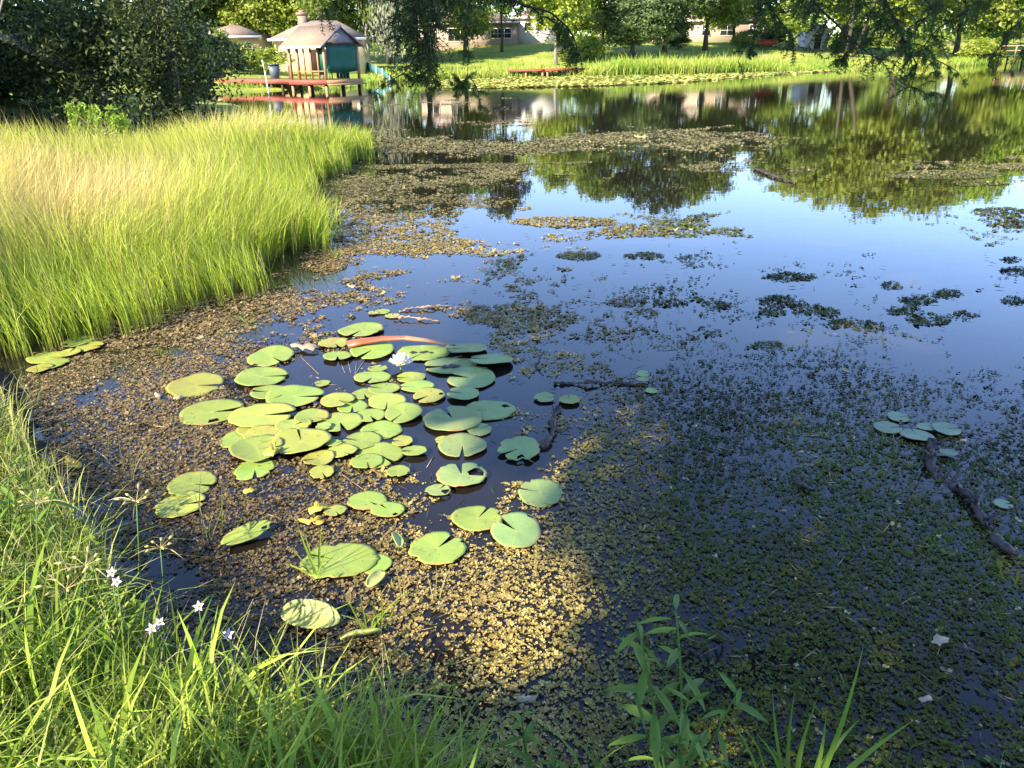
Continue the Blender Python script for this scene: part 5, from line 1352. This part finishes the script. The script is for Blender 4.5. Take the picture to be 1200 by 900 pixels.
def stick(name, pts, r0, r1, mat, label, cat='stick', z=(.01,), knots=0):
    P = [gp(px, py, zz) for px, py, zz in pts]
    P = np.array(P); b_ = P.mean(0); b_[2] = 0
    sg = np.r_[0, np.cumsum(np.linalg.norm(np.diff(P, axis=0), axis=1))]; n = max(8, int(sg[-1] / .022)); s = np.linspace(0, sg[-1], n)
    c = np.stack([np.interp(s, sg, P[:, i]) for i in range(3)], 1) - b_ + np.random.default_rng(len(pts)).normal(size=(n, 3)) * .004
    rr = np.linspace(r0, r1, n) * (1 + .25 * np.sin(s * 31) + .15 * np.sin(s * 57))
    mb = MB(); mb.tube(c, rr * (1 + .3 * np.random.default_rng(3).normal(size=n) * (r0 > .009)), 8, .45)
    for q in range(knots):
        i = random.randrange(2, n - 2); d = np.array((random.uniform(-1, 1), random.uniform(-1, 1), .9)); mb.tube([c[i], c[i] + d * r0 * 3.2], [r0 * .6, r0 * .25], 5, .2)
    o = mb.build(name, M[mat], None, False); o.location = b_; return tag(o, label, cat)
stick('stick', [(468, 366, .0), (480, 361, .02), (505, 358.5, .03), (526, 358, .01)], .010, .006, 'dry_stick', 'thin stick lying farther out beyond the orange stalk')
stick('stick', [(462, 372, .02), (478, 371, .03), (500, 374, .02), (514, 376, .01)], .011, .007, 'dry_stick', 'thin pale stick nearer the orange stalk, forming a V')
stick('mossy_branch', [(655, 478, .02), (648, 492, .03), (650, 505, .02), (640, 518, .015), (634, 526, .0)], .013, .02, 'wet_wood', 'short mossy dead branch rising from the weed beside the ragged pads', 'branch', knots=3)
stick('dark_branch', [(650, 449, .01), (672, 449, .01), (690, 447, .03), (712, 448, .012), (745, 451, .005)], .010, .007, 'wet_wood', 'thin dark branch lying flat at the edge of clear blue water', 'branch', knots=2)
stick('twig_stump', [(628, 432, 0), (632, 420, .05), (636, 413, .09)], .008, .004, 'wet_wood', 'small dark twig sticking up out of the weed', 'twig', knots=1)
stick('sunken_log', [(1093, 520, .03), (1090, 545, .03), (1096, 562, -.01), (1118, 572, -.012), (1133, 578, .04), (1140, 588, .0), (1148, 602, .02), (1152, 613, .02), (1158, 622, -.015), (1168, 634, .01), (1192, 652, .02)], .020, .017, 'wet_wood', 'dark knobbly sunken log running through the shaded weed', 'log', knots=16)
stick('dark_stub', [(936, 567, .0), (943, 570, .03), (952, 574, 0)], .012, .012, 'wet_wood', 'short dark stub of wood poking out of the shaded weed', 'stub')
stick('floating_branch', [(885, 198, .02), (905, 206, .03), (922, 211, .02), (932, 215, .01)], .025, .012, 'wet_wood', 'dark branch floating in the clear blue gap of the far water', 'branch')
stick('plank_scrap', [(745, 161, .02), (760, 160.5, .03)], .05, .03, 'stem_straw', 'pale yellow scrap floating before the far reflections', 'scrap')

def fallen(px, py, hw, mat, label, seed, cat='leaf', z=.02):
    c = gp(px, py); r = hw / FPX * np.linalg.norm(c - CAM); g = np.random.default_rng(seed); n = 16
    V = [(0, 0, .004)]
    for k in range(n):
        a = k / n * 6.283; rr = r * (1 + .35 * math.cos(2 * a + seed) + .22 * g.normal()); V.append((math.cos(a) * rr, math.sin(a) * rr * .8, r * .25 * abs(g.normal())))
    o = link('fallen_leaf', mesh_np('fallen_leaf', V, [np.array([(0, k + 1, (k + 1) % n + 1) for k in range(n)])]), M[mat]); o.location = (c[0], c[1], z)
    o.modifiers.new('thickness', 'SOLIDIFY').thickness = .002
    tag(o, label, cat)
fallen(319, 541, 9, 'leaf_yellow', 'orange leaf scrap on the lowest pads of the raft', 3, z=.06)
fallen(374, 600, 12, 'leaf_yellow', 'bright orange leaf beside the torn scrap of pad', 4)
fallen(293, 580, 6, 'leaf_yellow', 'small orange leaf in the brown weed near the pale grass sprig', 5)
fallen(367, 616, 10, 'leaf_yellow', 'yellow leaf in the brown weed above the shredded pad', 6)
fallen(357, 411, 14, 'leaf_pale', 'rotten reddish pad beside the round pad', 7, 'lily pad')
fallen(413, 342, 6, 'leaf_pale', 'pale curled leaf standing on the far brown weed', 8, z=.05)
fallen(186, 467, 5, 'leaf_pale', 'small tan leaf on the brown weed, the farther from the bank grass', 9)
fallen(209, 470, 5, 'leaf_pale', 'small tan leaf on the brown weed, beside the speckled pad', 10)
fallen(1100, 757, 8, 'leaf_pale', 'whitish leaf lying on the dark shaded weed', 11)
fallen(1083, 825, 5, 'leaf_pale', 'tiny whitish petal on the dark shaded weed', 12)
fallen(616, 833, 7, 'leaf_pale', 'pale grey dry leaf at the edge of the bank grass', 13, z=.05)
fallen(85, 549, 9, 'leaf_yellow', 'yellow leaf strip at the muddy edge of the bank', 14)

# thin submerged stems near the flower
for k, (x0, y0, x1, y1) in enumerate(((400, 427, 404, 437), (408, 424, 411, 437), (418, 424, 416, 438), (428, 421, 417, 437), (352, 418, 374, 439), (508, 595 - 60, 500, 548), (392, 550, 425, 573))):
    a, b = gp(x0, y0, .004), gp(x1, y1, .004)
    o = MB().tube([a * 0, b - a], [.003, .002], 5).build('floating_straw', M['dry_stick']); o.location = a
    tag(o, 'thin pale straw lying at the water surface near a pad', 'straw', 'loose floating straws')

# ------------------------------------------------------------------ plants on the near edge
LEAFM = None
V = []
for i in range(7):
    t = i / 6; wd = .105 * math.sin(math.pi * min(t * .93 + .05, 1)) ** .9
    for j in (-1, 0, 1): V.append((t, j * wd, .05 * abs(j) - .35 * t * t))
LEAFM = mesh_np('leaf', V, np.array([(i * 3 + j, (i + 1) * 3 + j, (i + 1) * 3 + j + 1, i * 3 + j + 1) for i in range(6) for j in range(2)]), smooth=True)
LEAFM.materials.append(M['leaf_herb'])
def leafy_plant(label, base_px, stems, group=None, name='leafy_plant', Lf=.13):
    """stems: list of pixel tips with (px,py,Y)"""
    b = gp(*base_px, .02); e = empty(name, tuple(b), 0, label, 'plant', group)
    for (px, py, dy, n, dens) in stems:
        tip = dp(px, py, b[1] + dy) - b
        mid = tip * .5 + np.array((random.uniform(-.04, .04), .02, tip[2] * .08))
        T = np.linspace(0, 1, 9)[:, None]; c = (1 - T) ** 2 * 0 + 2 * T * (1 - T) * mid + T ** 2 * tip
        mb = MB(); mb.tube(c, np.linspace(.006, .002, 9), 6); mb.build('stem', M['stem_green'], e, True)
        for k in range(n):
            t = dens + (1 - dens) * (k / (n - 1)) ** .8; q = 2 * t * (1 - t) * mid + t * t * tip
            o = link('leaf', LEAFM, None, e); o.location = q
            L = Lf * (.55 + .6 * math.sin(math.pi * min(1, t * .85 + .08))) * random.uniform(.75, 1.2)
            o.scale = (L, L * random.uniform(.8, 1.25), L)
            o.rotation_euler = (random.uniform(-.3, .3), -random.uniform(-.6, .5) - (.5 if k > n - 4 else 0), k * 2.4 + random.uniform(-.3, .3))
leafy_plant('tall leafy weed with two crowns of lance leaves in the dark water\'s edge', (792, 985), [(748, 733, .0, 14, .45), (792, 716, .06, 12, .4), (806, 822, -.05, 10, .45), (868, 806, .05, 8, .5), (752, 842, -.03, 8, .5), (820, 862, -.05, 8, .4)], Lf=.095)
leafy_plant('small leafy weed beside the bank grass in the shade', (640, 960), [(612, 838, 0, 9, .4), (650, 880, 0, 8, .3)], Lf=.07)
leafy_plant('leafy weed among the left bank grass below the lilac flowers', (250, 960), [(235, 800, 0, 12, .3), (270, 830, 0, 12, .3), (215, 840, 0, 12, .3)], Lf=.09)
leafy_plant('pale leafy weed at the back of the left bank grass', (20, 700), [(10, 560, 0, 14, .3), (40, 580, 0, 14, .3), (65, 570, 0, 12, .3)], Lf=.09)

def blade_obj(pts, w, mat, parent, org):
    P = np.array(pts); sg = np.r_[0, np.cumsum(np.linalg.norm(np.diff(P, axis=0), axis=1))]; n = 9; s = np.linspace(0, sg[-1], n)
    # smooth through points
    c = np.stack([np.interp(s, sg, P[:, i]) for i in range(3)], 1)
    for q in range(3): c[1:-1] = (c[:-2] + 2 * c[1:-1] + c[2:]) / 4
    V = []
    for i in range(n):
        t = c[min(i + 1, n - 1)] - c[max(i - 1, 0)]; v_ = CAM - c[i]; s_ = np.cross(t, v_ + np.array((.6, 0, 0))); s_ /= np.linalg.norm(s_) + 1e-9
        wd = w * (.7 + .3 * math.sin(i / (n - 1) * 3.0)) * (1 - (i / (n - 1)) ** 3 * .97) / 2; up = np.cross(s_, t); up /= np.linalg.norm(up) + 1e-9
        V += [c[i] - s_ * wd + up * wd * .35, c[i], c[i] + s_ * wd + up * wd * .35]
    F = [(i * 3 + j, (i + 1) * 3 + j, (i + 1) * 3 + j + 1, i * 3 + j + 1) for i in range(n - 1) for j in (0, 1)]
    return link('blade', mesh_np('blade', np.array(V) - org, np.array(F), smooth=True), mat, parent)
def tuft(label, base_px, tips, w, mat='leaf_herb', group=None, name='grass_tuft', bow=.06):
    b = gp(*base_px, .02); e = empty(name, tuple(b), 0, label, 'grass', group)
    for (px, py, dy) in tips:
        tip = dp(px, py, b[1] + dy); r0 = b + np.array((random.uniform(-.03, .03), random.uniform(-.03, .03), -.05))
        mid = (r0 * .45 + tip * .55) + np.array((random.uniform(-bow, bow), 0, bow * 1.4))
        blade_obj([r0, (r0 + mid) / 2 + np.array((0, 0, .01)), mid, tip], w * random.uniform(.7, 1.2), M[mat], e, b)
tuft('broad green grass blades leaning over the dark shaded water', (925, 975), [(1012, 757, .0), (1072, 843, -.05), (958, 818, 0), (932, 806, .0), (968, 838, .05), (885, 858, -.05), (1008, 842, .1), (905, 806, .05)], .018)
tuft('arching grass blade beside the tall leafy weed', (905, 960), [(842, 826, .02), (870, 850, 0)], .012)
tuft('grass blades crossing at the edge of the shade below the golden weed', (700, 960), [(618, 838, .05), (690, 870, 0), (655, 852, .05), (640, 880, 0), (735, 872, 0)], .010)
tuft('tall broad grass blades at the end of the bank, lit by the sun', (470, 935), [(318, 770, .1), (432, 768, .1), (476, 780, .1), (540, 800, .05), (505, 790, .1), (455, 800, .1), (395, 790, .1), (548, 848, .02), (425, 830, 0), (380, 830, 0)], .014, 'leaf_lime')
tuft('tall pale grass blades rising from the middle of the bank', (330, 930), [(270, 730, .15), (340, 740, .1), (300, 760, .1), (255, 760, .1), (375, 790, .05)], .013, 'leaf_lime')
tuft('coarse bright grass blades at the left corner of the bank', (110, 930), [(10, 720, .1), (60, 700, .15), (35, 740, .1), (90, 740, .1), (150, 760, .1), (0, 800, 0), (120, 800, 0)], .016, 'leaf_lime')
tuft('short tuft of straight grass leaves against the shredded pad', (368, 668), [(348, 612, 0), (356, 622, 0), (388, 632, 0), (340, 640, 0), (377, 615, 0), (330, 660, 0)], .010, 'leaf_lime', bow=.02)
tuft('bushy tuft of thin grass below the small round pad', (436, 735), [(400, 690, 0), (420, 690, 0), (445, 690, 0), (465, 705, 0), (410, 710, 0), (480, 690, 0), (395, 720, 0), (430, 700, 0), (455, 715, 0)], .007, 'leaf_lime', bow=.03)
tuft('pale thin sprig of dry grass standing before the round pad', (242, 632), [(237, 545, 0), (262, 585, 0), (225, 570, 0), (230, 630, .02), (252, 600, 0)], .006, 'stem_straw', bow=.02)
tuft('slim green shoot standing beside the round pad', (268, 618), [(260, 565, 0), (284, 604, 0)], .007, 'leaf_lime', bow=.01)
tuft('bare branching dry sprig in the brown weed near the bank', (150, 560), [(153, 492, 0), (172, 510, 0), (138, 505, 0), (175, 525, 0)], .006, 'stem_straw', bow=.02)
tuft('pair of short dry shoots in the brown weed near the bank', (126, 535), [(128, 502, 0), (109, 505, 0), (112, 528, 0)], .006, 'stem_straw', bow=.01)
tuft('lone thin shoots in the golden weed under the star-shaped pad', (515, 700), [(510, 655, 0), (530, 660, 0), (500, 672, 0)], .006, 'stem_straw', bow=.01)
tuft('thin straw shoots beside the pointed folded pad', (470, 700), [(462, 655, 0), (474, 650, 0)], .006, 'stem_straw', bow=.01)
tuft('sparse dry shoots at the corner of the marsh grass', (40, 470), [(28, 420, 0), (42, 425, 0), (20, 440, 0), (55, 450, 0), (10, 430, 0)], .008, 'stem_straw', bow=.02)
tuft('dark submerged grass tips in the mud beside the marsh grass', (190, 415), [(178, 405, 0), (185, 403, 0), (195, 407, 0)], .012, 'leaf_herb', bow=.01)
tuft('dark grass tips farther along the foot of the marsh grass', (290, 378), [(278, 370, 0), (285, 368, 0), (300, 371, 0)], .012, 'leaf_herb', bow=.01)
tuft('short new shoots at the point of the marsh grass', (392, 300), [(385, 285, 0), (393, 286, 0), (400, 290, 0), (404, 292, 0)], .012, 'leaf_lime', bow=.01)

def wildflower(px, py, label, Y=None):
    b = gp(px + 6, py + 150, .15); tip = dp(px, py, b[1] + .1); e = empty('wildflower', tuple(b), 0, label, 'flower')
    mb = MB(); mb.tube([(0, 0, 0), (tip - b) * .5 + (.02, 0, .02), tip - b], [.003, .0025, .0015], 5); mb.build('stem', M['stem_green'], e)
    for k in range(5):
        a = k / 5 * 6.28 + px; V = [(0, 0, 0), (.010 * math.cos(a - .5), .010 * math.sin(a - .5), .003), (.018 * math.cos(a), .018 * math.sin(a), .005), (.010 * math.cos(a + .5), .010 * math.sin(a + .5), .003)]
        o = MB().add([tuple(np.array(v)) for v in V], [(0, 1, 2, 3)]).build('petal', M['petal_lilac'], e); o.location = tip - b; o.rotation_euler = (.75, 0, 0)
    o = MB().tube([(0, -.001, 0), (0, -.004, .006)], [.003, .002], 6).build('centre', M['stamen_yellow'], e); o.location = tip - b
wildflower(131, 671, 'lilac wildflower highest on the bank beside a yellow sedge head')
wildflower(137, 682, 'second lilac wildflower touching the highest one on the bank')
wildflower(178, 737, 'pale lilac wildflower in the middle of the bank grass, left one of a pair')
wildflower(187, 730, 'pale lilac wildflower in the middle of the bank grass, larger of a pair')
wildflower(233, 711, 'lone lilac wildflower nearest the dark water')
wildflower(268, 743, 'small lilac wildflower low in the grass by the water')
def sedge(px, py, len_px, label):
    b = gp(px, py + len_px, .1); tip = dp(px, py, b[1]); e = empty('sedge', tuple(b), 0, label, 'sedge')
    h = tip - b
    mb = MB(); mb.tube([(0, 0, 0), h * .5 + (.01, 0, 0), h], [.003, .0025, .002], 5); mb.build('stem', M['stem_green'], e)
    for k in range(7):
        a = k / 7 * 6.28; d = np.array((math.cos(a) * .05, math.sin(a) * .05, .025)) * random.uniform(.6, 1.2)
        mb = MB(); mb.tube([h, h + d], [.0012, .001], 4); mb.tube([h + d * .9, h + d * 1.1, h + d * 1.4 + (0, 0, -.004)], [.002, .0055, .001], 5); mb.build('spikelet', M['seed_head'], e)
    for k in range(3):
        a = k * 2.1 + px; d = np.array((math.cos(a) * .12, math.sin(a) * .12, -.01)); blade_obj([b + h, b + h + d * .5 + (0, 0, .02), b + h + d], .004, M['stem_straw'], e, b)
sedge(188, 642, 70, 'sedge with a yellow seed head on a bare stem over the dark water')
sedge(160, 588, 130, 'tall sedge at the muddy edge behind the bank grass')
sedge(100, 663, 130, 'sedge with a bushy tan seed head beside the lilac wildflowers')
sedge(78, 690, 120, 'sedge with a brownish drooping head in the bank grass')
sedge(42, 590, 110, 'sedge at the back corner of the bank near the mud')
